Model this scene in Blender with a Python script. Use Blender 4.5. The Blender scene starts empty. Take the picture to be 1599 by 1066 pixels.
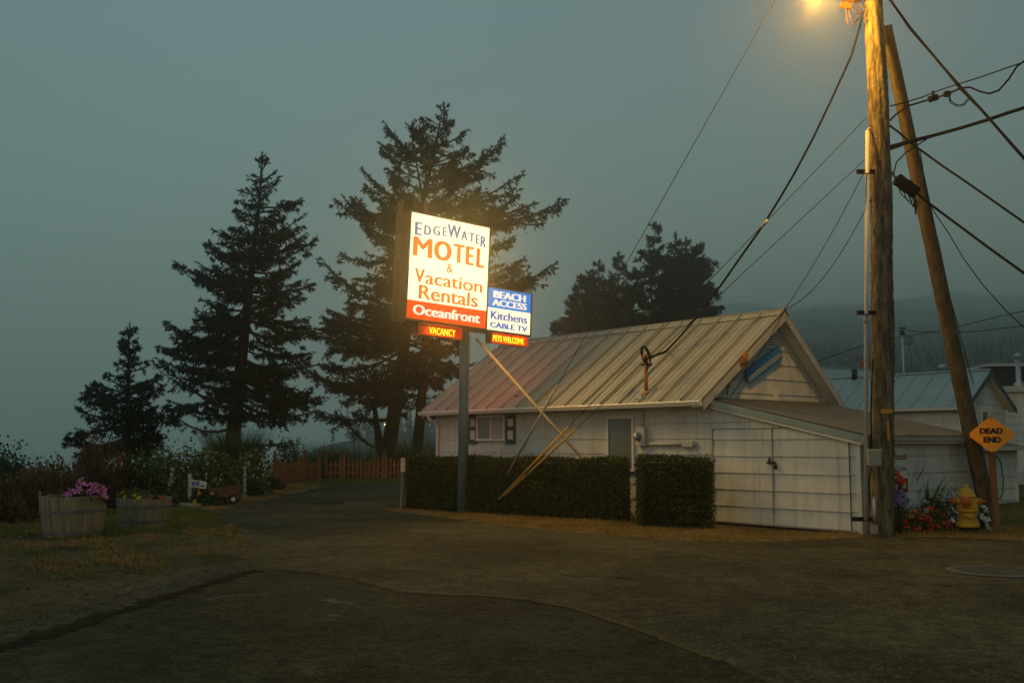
import bpy, math, random
import numpy as np
from mathutils import Vector, Matrix
R = math.radians
SC = bpy.context.scene
COL = SC.collection

# ------------------------------------------------------------------ camera
CX, CY, F = 799.5, 533.0, 1585.0
PITCH, CAMZ = R(5.74), 1.65
cd = bpy.data.cameras.new('camera'); cam = bpy.data.objects.new('camera', cd); COL.objects.link(cam)
cd.sensor_width = 36.0; cd.lens = F/1599*36.0; cd.clip_start = .05; cd.clip_end = 6000
cam.location = (0, 0, CAMZ); cam.rotation_euler = (R(90)+PITCH, 0, 0)
SC.camera = cam

# ------------------------------------------------------------------ sky, sun, exposure
w = bpy.data.worlds.new('World'); SC.world = w; w.use_nodes = True
nt = w.node_tree; nt.nodes.clear()
wo = nt.nodes.new('ShaderNodeOutputWorld')
sky = nt.nodes.new('ShaderNodeTexSky'); sky.sky_type = 'NISHITA'; sky.sun_disc = False
sky.sun_elevation = R(4); sky.sun_rotation = R(205); sky.air_density = 1.5; sky.dust_density = 3
b1 = nt.nodes.new('ShaderNodeBackground'); b1.inputs['Strength'].default_value = .05
nt.links.new(sky.outputs[0], b1.inputs[0])
tc = nt.nodes.new('ShaderNodeTexCoord'); sx = nt.nodes.new('ShaderNodeSeparateXYZ')
nt.links.new(tc.outputs['Generated'], sx.inputs[0])
rmp = nt.nodes.new('ShaderNodeValToRGB')       # the overcast: paler overhead, duller low down
e = rmp.color_ramp.elements
e[0].position = 0; e[0].color = (.112, .180, .174, 1)
e[1].position = .38; e[1].color = (.110, .180, .198, 1)
x = e.new(.16); x.color = (.112, .182, .183, 1)
x = e.new(1.0); x.color = (.20, .27, .27, 1)
nt.links.new(sx.outputs['Z'], rmp.inputs[0])
b2 = nt.nodes.new('ShaderNodeBackground'); b2.inputs['Strength'].default_value = .93
nz = nt.nodes.new('ShaderNodeTexNoise'); nz.inputs['Scale'].default_value = 2.2; nz.inputs['Detail'].default_value = 3
nt.links.new(tc.outputs['Generated'], nz.inputs['Vector'])
mr = nt.nodes.new('ShaderNodeMapRange'); mr.inputs[1].default_value = .3; mr.inputs[2].default_value = .7; mr.inputs[3].default_value = .93; mr.inputs[4].default_value = 1.07
nt.links.new(nz.outputs[0], mr.inputs[0])
vm = nt.nodes.new('ShaderNodeVectorMath'); vm.operation = 'SCALE'
mx = nt.nodes.new('ShaderNodeMapRange'); mx.inputs[1].default_value = -.1; mx.inputs[2].default_value = .5; mx.inputs[3].default_value = 1.0; mx.inputs[4].default_value = .64
nt.links.new(sx.outputs['X'], mx.inputs[0])          # the bank is thicker over the wooded hill
mm = nt.nodes.new('ShaderNodeMath'); mm.operation = 'MULTIPLY'; nt.links.new(mr.outputs[0], mm.inputs[0]); nt.links.new(mx.outputs[0], mm.inputs[1])
nt.links.new(rmp.outputs[0], vm.inputs[0]); nt.links.new(mm.outputs[0], vm.inputs['Scale'])     # faint unevenness of the fog bank
nt.links.new(vm.outputs[0], b2.inputs[0])
ad = nt.nodes.new('ShaderNodeAddShader')
nt.links.new(b1.outputs[0], ad.inputs[0]); nt.links.new(b2.outputs[0], ad.inputs[1])
nt.links.new(ad.outputs[0], wo.inputs['Surface'])
sl = bpy.data.lights.new('sun', 'SUN'); sl.energy = .05; sl.angle = R(60); sl.color = (1, .9, .8)
so = bpy.data.objects.new('sun', sl); COL.objects.link(so); so.rotation_euler = (R(50), 0, R(-25))
SC.view_settings.view_transform = 'Standard'; SC.view_settings.look = 'None'
SC.view_settings.exposure = 0; SC.view_settings.gamma = 1
SC.render.engine = 'CYCLES'
SC.cycles.use_denoising = True
SC.cycles.max_bounces = 6; SC.cycles.volume_bounces = 3; SC.cycles.transparent_max_bounces = 8
SC.cycles.sample_clamp_indirect = 4

# ------------------------------------------------------------------ helpers
_c, _s = math.cos(PITCH), math.sin(PITCH)
def ray(px, py):
    x, z = (px-CX)/F, (CY-py)/F
    return Vector((x, _c - z*_s, _s + z*_c))
def P(px, py, d):
    r = ray(px, py); return Vector((0, 0, CAMZ)) + r*(d/r.y)
def G(px, py, z=0.0):
    r = ray(px, py); return Vector((0, 0, CAMZ)) + r*((z-CAMZ)/r.z)
def onplane(px, py, o, n):
    r = ray(px, py); c = Vector((0, 0, CAMZ)); t = (Vector(o)-c).dot(n)/r.dot(n); return c+r*t
RNG = random.Random(7)
NP = np.random.default_rng(11)

def tag(o, label=None, cat=None, group=None, kind=None):
    if label: o['label'] = label
    if cat: o['category'] = cat
    if group: o['group'] = group
    if kind: o['kind'] = kind
    return o
def empty(name, loc, label, cat, rot=(0, 0, 0), group=None):
    o = bpy.data.objects.new(name, None); COL.objects.link(o); o.location = loc; o.rotation_euler = rot
    o.empty_display_size = .1
    return tag(o, label, cat, group)

class MB:
    """collects shapes into one mesh"""
    def __init__(s): s.v = []; s.f = []; s.sm = []
    def add(s, vs, fs, smooth=False):
        b = len(s.v); s.v += [tuple(q) for q in vs]
        for f in fs: s.f.append([b+i for i in f]); s.sm.append(smooth)
        return s
    def box(s, c, d, M=None, taper=1.0):
        cx, cy, cz = c; a, b, h = d[0]/2, d[1]/2, d[2]/2; vs = []
        for z, k in ((-h, 1), (h, taper)):
            for X, Y in ((-a, -b), (a, -b), (a, b), (-a, b)): vs.append(Vector((X*k, Y*k, z)))
        if M is not None: vs = [M @ q for q in vs]
        vs = [(q[0]+cx, q[1]+cy, q[2]+cz) for q in vs]
        return s.add(vs, [(3, 2, 1, 0), (4, 5, 6, 7), (0, 1, 5, 4), (1, 2, 6, 5), (2, 3, 7, 6), (3, 0, 4, 7)])
    def bar(s, p, q, wd, th):
        p, q = Vector(p), Vector(q); d = q-p; L = d.length
        M = d.to_track_quat('Z', 'Y').to_matrix()
        return s.box((p+q)/2, (wd, th, L), M)
    def tube(s, pts, r, n=8, cap=True, smooth=True):
        pts = [Vector(p) for p in pts]; m = len(pts)
        rs = r if hasattr(r, '__len__') else [r]*m
        vs = []; fs = []; ref = None
        for i, p in enumerate(pts):
            t = (pts[min(i+1, m-1)]-pts[max(i-1, 0)]).normalized()
            if ref is None:
                ref = Vector((1, 0, 0)) if abs(t.x) < .8 else Vector((0, 1, 0))
            a = (ref - t*ref.dot(t)).normalized(); b = t.cross(a); ref = a
            for k in range(n):
                an = 2*math.pi*k/n; vs.append(p + (a*math.cos(an)+b*math.sin(an))*rs[i])
        for i in range(m-1):
            for k in range(n):
                k2 = (k+1) % n; fs.append((i*n+k, i*n+k2, (i+1)*n+k2, (i+1)*n+k))
        if cap: fs.append(tuple(range(n-1, -1, -1))); fs.append(tuple((m-1)*n+k for k in range(n)))
        return s.add(vs, fs, smooth)
    def lathe(s, prof, n=24, o=(0, 0, 0), M=None, smooth=True, cap=True):
        vs = []; fs = []; m = len(prof)
        for r, z in prof:
            for k in range(n):
                a = 2*math.pi*k/n; q = Vector((r*math.cos(a), r*math.sin(a), z))
                if M is not None: q = M @ q
                vs.append(q + Vector(o))
        for i in range(m-1):
            for k in range(n):
                k2 = (k+1) % n; fs.append((i*n+k, i*n+k2, (i+1)*n+k2, (i+1)*n+k))
        if cap: fs.append(tuple(range(n-1, -1, -1))); fs.append(tuple((m-1)*n+k for k in range(n)))
        return s.add(vs, fs, smooth)
    def prism(s, poly, d):
        """poly: 3-D points of a flat polygon; d: extrusion vector"""
        n = len(poly); d = Vector(d); a = [Vector(p) for p in poly]
        vs = a + [p+d for p in a]
        fs = [tuple(range(n)), tuple(range(2*n-1, n-1, -1))] + [(i, n+i, n+(i+1) % n, (i+1) % n) for i in range(n)]
        return s.add(vs, fs)
    def sphere(s, c, r, n=10, m=6, sc=(1, 1, 1)):
        prof = [(max(.001, r*math.sin(math.pi*i/m)), -r*math.cos(math.pi*i/m)) for i in range(m+1)]
        M = Matrix.Diagonal(sc); return s.lathe(prof, n, c, M)
    def build(s, name, mt, parent=None, bevel=0):
        me = bpy.data.meshes.new(name); me.from_pydata(s.v, [], s.f); me.update()
        me.polygons.foreach_set('use_smooth', s.sm)
        o = bpy.data.objects.new(name, me); COL.objects.link(o)
        if mt: me.materials.append(mt)
        if parent: o.parent = parent
        if bevel:
            md = o.modifiers.new('bevel', 'BEVEL'); md.width = bevel; md.segments = 2; md.limit_method = 'ANGLE'
        return o

def tri_mesh(name, tris, mt, parent=None, quads=False):
    """numpy array (n,3,3) or (n,4,3) -> one mesh"""
    tris = np.asarray(tris, np.float32); n, k = tris.shape[:2]
    me = bpy.data.meshes.new(name)
    me.vertices.add(n*k); me.vertices.foreach_set('co', tris.reshape(-1))
    me.loops.add(n*k); me.loops.foreach_set('vertex_index', np.arange(n*k, dtype=np.int32))
    me.polygons.add(n); me.polygons.foreach_set('loop_start', np.arange(0, n*k, k, dtype=np.int32))
    me.update(); me.validate()
    me.materials.append(mt)
    o = bpy.data.objects.new(name, me); COL.objects.link(o)
    if parent: o.parent = parent
    return o

# ------------------------------------------------------------------ materials
MATS = {}
def mat(name, c1, c2=None, scale=4.0, rough=.8, metal=0.0, bump=0.0, bscale=None, stretch=(1, 1, 1), lo=.35, hi=.65,
        c3=None, scale3=1.0, lo3=.5, hi3=.7, detail=6, spec=.3, bstretch=None):
    if name in MATS: return MATS[name]
    m = bpy.data.materials.new(name); m.use_nodes = True; t = m.node_tree; N = t.nodes; K = t.links
    p = N['Principled BSDF']; p.inputs['Roughness'].default_value = rough; p.inputs['Metallic'].default_value = metal
    p.inputs['Specular IOR Level'].default_value = spec
    c = N.new('ShaderNodeTexCoord')
    def noise(sc, st, dt=detail):
        mp = N.new('ShaderNodeMapping'); mp.inputs['Scale'].default_value = st; K.new(c.outputs['Object'], mp.inputs[0])
        nz = N.new('ShaderNodeTexNoise'); nz.inputs['Scale'].default_value = sc; nz.inputs['Detail'].default_value = dt
        nz.inputs['Roughness'].default_value = .65
        K.new(mp.outputs[0], nz.inputs['Vector']); return nz.outputs[0]
    def ramp(src, a, b):
        r = N.new('ShaderNodeMapRange'); r.inputs[1].default_value = a; r.inputs[2].default_value = b; r.clamp = True
        K.new(src, r.inputs[0]); return r.outputs[0]
    def mix(f, A, B):
        x = N.new('ShaderNodeMix'); x.data_type = 'RGBA'; K.new(f, x.inputs[0])
        for i, v in ((6, A), (7, B)):
            if isinstance(v, tuple): x.inputs[i].default_value = (*v, 1)
            else: K.new(v, x.inputs[i])
        return x.outputs[2]
    if c2 is None: p.inputs['Base Color'].default_value = (*c1, 1)
    else:
        out = mix(ramp(noise(scale, stretch), lo, hi), c1, c2)
        if c3: out = mix(ramp(noise(scale3, (1, 1, 1)), lo3, hi3), out, c3)
        K.new(out, p.inputs['Base Color'])
    if bump:
        bn = N.new('ShaderNodeBump'); bn.inputs['Strength'].default_value = 1; bn.inputs['Distance'].default_value = bump
        K.new(noise(bscale or scale*3, bstretch or stretch, 4), bn.inputs['Height']); K.new(bn.outputs[0], p.inputs['Normal'])
    MATS[name] = m; return m
def emis(name, col, strength):
    m = bpy.data.materials.new(name); m.use_nodes = True; t = m.node_tree; t.nodes.clear()
    o = t.nodes.new('ShaderNodeOutputMaterial'); e = t.nodes.new('ShaderNodeEmission')
    e.inputs[0].default_value = (*col, 1); e.inputs[1].default_value = strength
    t.links.new(e.outputs[0], o.inputs[0]); return m
def leafmat(name, c1, c2, scale=1.5, rough=.75):
    m = mat(name, c1, c2, scale=scale, rough=rough, lo=.4, hi=.6, spec=.15); return m

M_white = mat('white_painted_siding', (.50, .54, .52), (.61, .65, .625), scale=2.2, rough=.75, bump=.004, bscale=30, stretch=(1, 1, .12),
              c3=(.42, .42, .37), scale3=1.3, lo3=.56, hi3=.8, bstretch=(1, 1, .03))
def streaks(m, col, sc=22, lo=.60, hi=.66, st=(1, 1, .02), amt=.55):
    t = m.node_tree; N = t.nodes; K = t.links; p = N['Principled BSDF']; src = p.inputs['Base Color'].links[0].from_socket
    c = N.new('ShaderNodeTexCoord'); mp = N.new('ShaderNodeMapping'); mp.inputs['Scale'].default_value = st; K.new(c.outputs['Object'], mp.inputs[0])
    nz = N.new('ShaderNodeTexNoise'); nz.inputs['Scale'].default_value = sc; nz.inputs['Detail'].default_value = 2; K.new(mp.outputs[0], nz.inputs['Vector'])
    mr = N.new('ShaderNodeMapRange'); mr.inputs[1].default_value = lo; mr.inputs[2].default_value = hi; mr.inputs[4].default_value = amt; K.new(nz.outputs[0], mr.inputs[0])
    x = N.new('ShaderNodeMix'); x.data_type = 'RGBA'; K.new(mr.outputs[0], x.inputs[0]); K.new(src, x.inputs[6]); x.inputs[7].default_value = (*col, 1); K.new(x.outputs[2], p.inputs['Base Color'])
streaks(M_white, (.32, .34, .30), 16)            # weather grooves of the combed shakes
streaks(M_white, (.30, .29, .23), 2.2, .58, .72, (1, 1, .35), .45)
M_trim = mat('white_trim_paint', (.60, .62, .58), (.70, .71, .67), scale=5, rough=.6)
M_trim2 = mat('grey_trim_paint', (.36, .39, .38), (.46, .48, .46), scale=5, rough=.6)
M_roof = mat('pale_metal_roof', (.205, .222, .185), (.265, .28, .235), scale=1.2, rough=.42, c3=(.33, .22, .13), scale3=1.0, lo3=.70, hi3=.82, spec=.5, stretch=(1, .25, .25))
M_roof2 = mat('teal_metal_roof', (.18, .27, .28), (.24, .33, .33), scale=1.0, rough=.45, spec=.5)
M_roof3 = mat('weathered_shed_roof', (.072, .080, .076), (.105, .112, .105), scale=2.0, rough=.55)
M_blue = mat('dark_blue_paint', (.03, .07, .10), (.045, .09, .12), scale=6, rough=.5)
M_board = mat('surfboard_blue', (.02, .17, .40), (.03, .21, .46), scale=3, rough=.35, spec=.5)
M_navy = mat('surfboard_navy', (.01, .03, .10), rough=.35)
M_glass = mat('window_glass', (.13, .155, .135), rough=.06, spec=.9)
M_curt = mat('window_blind', (.30, .33, .33), (.36, .38, .38), scale=9, rough=.9)
M_dark = mat('dark_metal', (.02, .02, .02), (.035, .033, .03), scale=8, rough=.5, metal=.6)
M_galv = mat('galvanised_steel', (.30, .32, .33), (.42, .43, .43), scale=6, rough=.45, metal=.7)
M_pvc = mat('grey_plastic_conduit', (.36, .38, .39), (.44, .45, .45), scale=4, rough=.5)
M_rust = mat('rusty_steel', (.22, .09, .03), (.34, .17, .06), scale=9, rough=.85, bump=.002)
M_pole = mat('utility_pole_wood', (.042, .038, .023), (.24, .20, .125), scale=13, rough=.95, bump=.05, bscale=16, stretch=(1, 1, .22), lo=.36, hi=.66, bstretch=(1, 1, .3), c3=(.05, .06, .03), scale3=1.6, lo3=.6, hi3=.8)
M_pole2 = mat('brace_pole_wood', (.06, .05, .03), (.15, .12, .07), scale=11, rough=.9, bump=.02, bscale=12, stretch=(1, 1, .2))
M_spole = mat('blue_grey_pole_paint', (.07, .14, .18), (.10, .17, .20), scale=4, rough=.5)
M_frame = mat('bronze_sign_frame', (.10, .08, .05), (.14, .11, .07), scale=5, rough=.5, metal=.3)
M_wood = mat('grey_barrel_wood', (.15, .14, .095), (.31, .28, .19), scale=10, rough=.9, bump=.006, bscale=16, stretch=(1, 1, .1))
M_hoop = mat('barrel_hoop_steel', (.13, .17, .19), (.20, .23, .24), scale=7, rough=.55, metal=.4)
M_fence = mat('orange_stained_fence', (.26, .10, .026), (.36, .15, .042), scale=9, rough=.85, stretch=(1, 1, .15))
M_postw = mat('white_post_paint', (.42, .42, .38), (.52, .51, .46), scale=9, rough=.8)
M_oran = mat('orange_reflector', (.75, .16, .03), rough=.4)
M_brown = mat('weathered_post_wood', (.17, .085, .035), (.25, .13, .05), scale=12, rough=.9, stretch=(1, 1, .1), bump=.004)
M_greyw = mat('grey_weathered_wood', (.15, .14, .12), (.22, .20, .17), scale=12, rough=.9, stretch=(1, 1, .1))
M_cartw = mat('brown_cart_wood', (.09, .05, .025), (.16, .10, .05), scale=12, rough=.9)
M_hyd = mat('hydrant_yellow_paint', (.48, .28, .012), (.58, .35, .02), scale=10, rough=.5, c3=(.35, .18, .03), scale3=4, lo3=.62, hi3=.75, bump=.002, bscale=30)
M_hydr = mat('hydrant_red_caps', (.42, .10, .025), (.50, .14, .03), scale=9, rough=.6)
M_sgn = mat('road_sign_yellow', (.78, .30, .01), (.85, .34, .015), scale=3, rough=.4)
M_blk = mat('black_lettering', (.008, .008, .008), rough=.6)
M_bark = mat('conifer_bark', (.014, .012, .008), (.032, .027, .018), scale=6, rough=.95, stretch=(1, 1, .2), bump=.03, bscale=6)
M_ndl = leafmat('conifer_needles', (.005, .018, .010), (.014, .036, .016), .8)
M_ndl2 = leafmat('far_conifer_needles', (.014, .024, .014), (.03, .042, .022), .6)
M_hedge = leafmat('hedge_leaves', (.015, .030, .007), (.075, .10, .02), 9.0)
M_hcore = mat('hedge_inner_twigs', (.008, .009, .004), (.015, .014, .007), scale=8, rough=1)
M_wire = mat('black_wire_rubber', (.010, .009, .007), rough=.9, spec=.08)
M_wireg = mat('steel_guy_wire', (.05, .045, .035), rough=.8, spec=.1)
M_guard = mat('yellow_guy_guard', (.40, .25, .05), (.47, .30, .065), scale=5, rough=.5)
M_guardg = mat('grey_guy_guard', (.25, .24, .19), (.30, .29, .23), scale=5, rough=.5)
M_brk = mat('brick_chimney', (.20, .06, .035), (.26, .09, .05), scale=12, rough=.9)
M_conc = mat('grey_concrete', (.20, .21, .20), (.28, .28, .26), scale=6, rough=.9, bump=.003)
M_meter = mat('meter_grey_paint', (.46, .47, .44), (.54, .54, .5), scale=6, rough=.5)
M_grass_dry = leafmat('dry_grass', (.20, .13, .035), (.34, .23, .075), 1.2, .9)
M_grass_grn = leafmat('green_grass', (.06, .105, .018), (.15, .17, .042), 1.0, .9)
M_reed = leafmat('tussock_grass', (.03, .06, .015), (.09, .13, .035), 2.0, .8)
M_shrub = leafmat('dark_shrub_leaves', (.014, .034, .012), (.03, .06, .018), 2.0)
M_drysh = leafmat('dry_brown_shrub', (.07, .046, .022), (.15, .10, .048), 2.0, .95)
M_knot = leafmat('light_green_weed_leaves', (.05, .095, .02), (.125, .17, .045), 1.5)
M_wfl = mat('white_flowers', (.52, .52, .47), (.40, .40, .35), scale=8, rough=.8)
M_wflb = mat('white_petunia_petals', (.68, .68, .64), (.58, .58, .55), scale=9, rough=.8)
M_pink = mat('pink_petunia_petals', (.62, .20, .52), (.48, .13, .42), scale=14, rough=.7)
M_red = mat('red_petals', (.70, .035, .02), (.55, .02, .015), scale=14, rough=.7)
M_yel = mat('yellow_petals', (.72, .55, .03), rough=.7)
M_purp = mat('lavender_petals', (.22, .17, .48), (.32, .22, .55), scale=14, rough=.7)
M_orng = mat('orange_petals', (.80, .13, .02), (.62, .08, .02), scale=14, rough=.7)
M_soil = mat('dark_soil', (.02, .015, .01), (.035, .025, .016), scale=14, rough=1)
M_stone = mat('gravel_stones', (.06, .058, .042), (.14, .13, .095), scale=5, rough=.95, spec=.05)

# ------------------------------------------------------------------ the land
COAST = [(-300, -60), (-60, 8), (-25, 30), (-21, 50), (-10, 66), (2, 95), (10, 260), (-300, 262)]
def inpoly(x, y, poly):
    c = np.zeros(x.shape, bool); n = len(poly)
    for i in range(n):
        (x1, y1), (x2, y2) = poly[i], poly[(i+1) % n]
        cond = ((y1 > y) != (y2 > y)); xx = (x2-x1)*(y-y1)/((y2-y1) or 1e-9)+x1
        c ^= cond & (x < xx)
    return c
SEA = [(-300, -60), (-60, 8), (-25, 30), (-21, 50), (-10, 66), (0, 95), (-2, 150), (-6, 330), (-60, 380), (-80, 420), (-40, 470), (-10, 1700), (-1300, 1700), (-1300, -60)]
def dist_seg(x, y, a, b):
    ax, ay = a; bx, by = b; dx, dy = bx-ax, by-ay; t = np.clip(((x-ax)*dx+(y-ay)*dy)/(dx*dx+dy*dy), 0, 1)
    return np.hypot(x-ax-t*dx, y-ay-t*dy)
def land(x, y):
    x = np.asarray(x, float); y = np.asarray(y, float)
    d = np.full(x.shape, 1e9)
    for a, b in zip(SEA[:-3], SEA[1:-2]): d = np.minimum(d, dist_seg(x, y, a, b))
    sea = inpoly(x, y, SEA)
    z = np.where(sea, -17*np.clip(d/14, 0, 1)**.8, 0.0)
    hill = .14*np.clip(np.hypot(x, y)-150, 0, None)*np.clip((x-.10*y-6)/40, 0, 1)
    hill *= 1+.10*np.sin(x*.021+1)*np.cos(y*.013)
    cape = np.clip((y-300)/60, 0, 1)*np.clip(d/90, 0, 1)**.7*13*(1+.25*np.sin(x*.09)*np.sin(y*.05))
    z = np.where(sea, z, z+np.maximum(hill, cape))
    return z
gx = np.unique(np.concatenate([np.arange(-900, -80, 20), np.arange(-80, -30, 4), np.arange(-30, 30, 2), np.arange(30, 120, 6), np.arange(120, 300, 20), np.arange(300, 1601, 50)])).astype(float)
gy = np.unique(np.concatenate([np.arange(-300, -20, 20), np.arange(-20, 100, 2), np.arange(100, 300, 6), np.arange(300, 900, 20), np.arange(900, 1601, 50)])).astype(float)
X, Y = np.meshgrid(gx, gy); Z = land(X, Y)
nx, ny = len(gx), len(gy)
mb = MB(); mb.v = list(zip(X.ravel().tolist(), Y.ravel().tolist(), Z.ravel().tolist()))
fs_all = [(j*nx+i, j*nx+i+1, (j+1)*nx+i+1, (j+1)*nx+i) for j in range(ny-1) for i in range(nx-1)]
far = lambda f: math.hypot(mb.v[f[0]][0], mb.v[f[0]][1]) > 150
mh = MB(); mh.v = mb.v; mh.f = [f for f in fs_all if far(f)]; mh.sm = [True]*len(mh.f)
mb.f = [f for f in fs_all if not far(f)]; mb.sm = [True]*len(mb.f)
tag(mh.build('wooded_hill', mat('dark_forest_floor', (.010, .018, .012), (.022, .032, .018), scale=.05, rough=1)), kind='structure')
M_dirt = mat('dirt_and_dry_turf', (.05, .042, .022), (.15, .125, .068), scale=7, rough=.95, bump=.05, bscale=22, c3=(.04, .048, .014), scale3=.45, lo3=.48, hi3=.58, detail=9, spec=.05)
tag(mb.build('ground', M_dirt), kind='structure')
mb = MB(); mb.add([(-940, -300, -15), (60, -300, -15), (60, 1640, -15), (-940, 1640, -15)], [(0, 1, 2, 3)])
tag(mb.build('sea_water', mat('sea_surface', (.02, .035, .035), rough=.12, bump=.1, bscale=.5)), kind='structure')

def sheet(name, pts, z, m, jit=0.0, seed=1, step=.25, flat=True):
    rr = random.Random(seed); out = []
    n = len(pts)
    for i in range(n):
        a, b = pts[i], pts[(i+1) % n]; a = Vector((a[0], a[1], 0)); b = Vector((b[0], b[1], 0)); L = (b-a).length
        k = max(1, min(400, int(L/step))) if jit else 1
        nrm = Vector((-(b-a).y, (b-a).x, 0)).normalized()
        for j in range(k):
            q = a.lerp(b, j/k) + (nrm*rr.uniform(-jit, jit) if jit else Vector())
            out.append((q.x, q.y, z))
    mb = MB(); mb.add(out, [tuple(range(len(out)))])
    o = mb.build(name, m)
    import bmesh
    bm = bmesh.new(); bm.from_mesh(o.data); bmesh.ops.triangulate(bm, faces=bm.faces[:]); bm.normal_update()
    for f in bm.faces:
        if f.normal.z < 0: f.normal_flip()
    bm.to_mesh(o.data); bm.free()
    return tag(o, kind='structure')
g2 = lambda l: [tuple(G(a, b)[:2]) for a, b in l]
def asphalt(name, dk, lt, speck, crack, big):
    m = bpy.data.materials.new(name); m.use_nodes = True; t = m.node_tree; N = t.nodes; K = t.links; p = N['Principled BSDF']
    p.inputs['Roughness'].default_value = .88; p.inputs['Specular IOR Level'].default_value = .04
    c = N.new('ShaderNodeTexCoord')
    def nz(sc, dt=5, dist=0.0):
        q = N.new('ShaderNodeTexNoise'); q.inputs['Scale'].default_value = sc; q.inputs['Detail'].default_value = dt; q.inputs['Distortion'].default_value = dist; K.new(c.outputs['Object'], q.inputs['Vector']); return q
    def vor(sc, feat, vec=None):
        q = N.new('ShaderNodeTexVoronoi'); q.feature = feat; q.inputs['Scale'].default_value = sc; K.new(vec or c.outputs['Object'], q.inputs['Vector']); return q
    def rng_(src, a, b, c_=0.0, d=1.0):
        q = N.new('ShaderNodeMapRange'); q.inputs[1].default_value = a; q.inputs[2].default_value = b; q.inputs[3].default_value = c_; q.inputs[4].default_value = d; K.new(src, q.inputs[0]); return q.outputs[0]
    def mix(f, A, B, mode='MIX'):
        q = N.new('ShaderNodeMix'); q.data_type = 'RGBA'; q.blend_type = mode
        if isinstance(f, float): q.inputs[0].default_value = f
        else: K.new(f, q.inputs[0])
        for i, v in ((6, A), (7, B)):
            if isinstance(v, tuple): q.inputs[i].default_value = (*v, 1)
            else: K.new(v, q.inputs[i])
        return q.outputs[2]
    def math_(op, a, b):
        q = N.new('ShaderNodeMath'); q.operation = op
        for i, v in enumerate((a, b)):
            if isinstance(v, float): q.inputs[i].default_value = v
            else: K.new(v, q.inputs[i])
        return q.outputs[0]
    col = mix(rng_(nz(big, 6, .6).outputs[0], .36, .64), dk, lt)                    # worn and fresher areas
    grain = N.new('ShaderNodeSeparateColor'); K.new(vor(38, 'F1').outputs['Color'], grain.inputs[0])
    g2_ = N.new('ShaderNodeSeparateColor'); K.new(vor(9, 'F1').outputs['Color'], g2_.inputs[0])
    f = math_('MULTIPLY', rng_(grain.outputs[0], 0, 1, .62, 1.4), rng_(g2_.outputs[0], 0, 1, .75, 1.25))
    f = math_('MULTIPLY', f, rng_(nz(2.5, 4).outputs[0], .3, .7, .78, 1.2))
    vm = N.new('ShaderNodeVectorMath'); vm.operation = 'SCALE'; K.new(col, vm.inputs[0]); K.new(f, vm.inputs['Scale']); col = vm.outputs[0]
    col = mix(rng_(grain.outputs[1], .955, .97), col, speck)                            # pale chippings
    wv = N.new('ShaderNodeVectorMath'); wv.operation = 'ADD'; K.new(c.outputs['Object'], wv.inputs[0])
    sc = N.new('ShaderNodeVectorMath'); sc.operation = 'SCALE'; K.new(nz(1.3, 4).outputs['Color'], sc.inputs[0]); sc.inputs['Scale'].default_value = 1.1; K.new(sc.outputs[0], wv.inputs[1])
    ck = rng_(vor(.30, 'DISTANCE_TO_EDGE', wv.outputs[0]).outputs['Distance'], .004, .010, 1, 0)
    ck = math_('MULTIPLY', ck, rng_(nz(.22, 2).outputs[0], .50, .58))
    col = mix(math_('MULTIPLY', ck, crack), col, (.012, .012, .009))
    st = rng_(nz(.75, 3, 1.0).outputs[0], .62, .74); col = mix(math_('MULTIPLY', st, .4), col, (.02, .02, .016))     # oil and damp stains
    K.new(col, p.inputs['Base Color'])
    bn = N.new('ShaderNodeBump'); bn.inputs['Distance'].default_value = .02; K.new(math_('ADD', grain.outputs[2], nz(14, 3).outputs[0]), bn.inputs['Height']); K.new(bn.outputs[0], p.inputs['Normal'])
    return m
M_asph = asphalt('old_asphalt', (.042, .041, .024), (.082, .076, .042), (.12, .115, .07), .8, .35)
M_asph2 = asphalt('newer_dark_asphalt', (.030, .031, .018), (.050, .050, .028), (.075, .078, .048), .5, .5)
M_seam = mat('dirt_in_seam', (.125, .098, .044), (.066, .056, .028), scale=7, spec=.05, rough=1, bump=.01)
edge_left = [(-300, 1100), (0, 1008), (90, 985), (190, 950), (290, 922), (385, 893), (402, 866), (392, 838), (360, 818), (332, 800), (350, 789), (420, 779), (476, 768), (500, 761), (560, 757.5), (640, 756.5), (720, 757)]
edge_right = [(720, 766), (640, 778), (617, 785), (600, 795), (640, 801), (700, 809), (780, 819), (860, 829), (930, 835), (1000, 840), (1080, 845), (1150, 847), (1230, 845), (1300, 841.5), (1380, 839), (1460, 839), (1530, 842), (1599, 846), (1800, 852)]
road = g2(edge_left+edge_right) + [(28, 16), (60, 14), (60, -30), (-60, -30), (-30, -6)]
sheet('road', road, .004, M_asph, .05, 3)
sheet('road_patch', g2([(-300, 1112), (0, 1014), (90, 990), (190, 956), (290, 928), (388, 892), (470, 892), (560, 905), (620, 924), (760, 931), (900, 951), (1000, 985), (1130, 1035), (1230, 1075)]) + [(2.6, 4.4), (3.4, 2), (3.4, -10), (-16, -10), (-14, 1)], .008, M_asph2, .03, 4)
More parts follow.
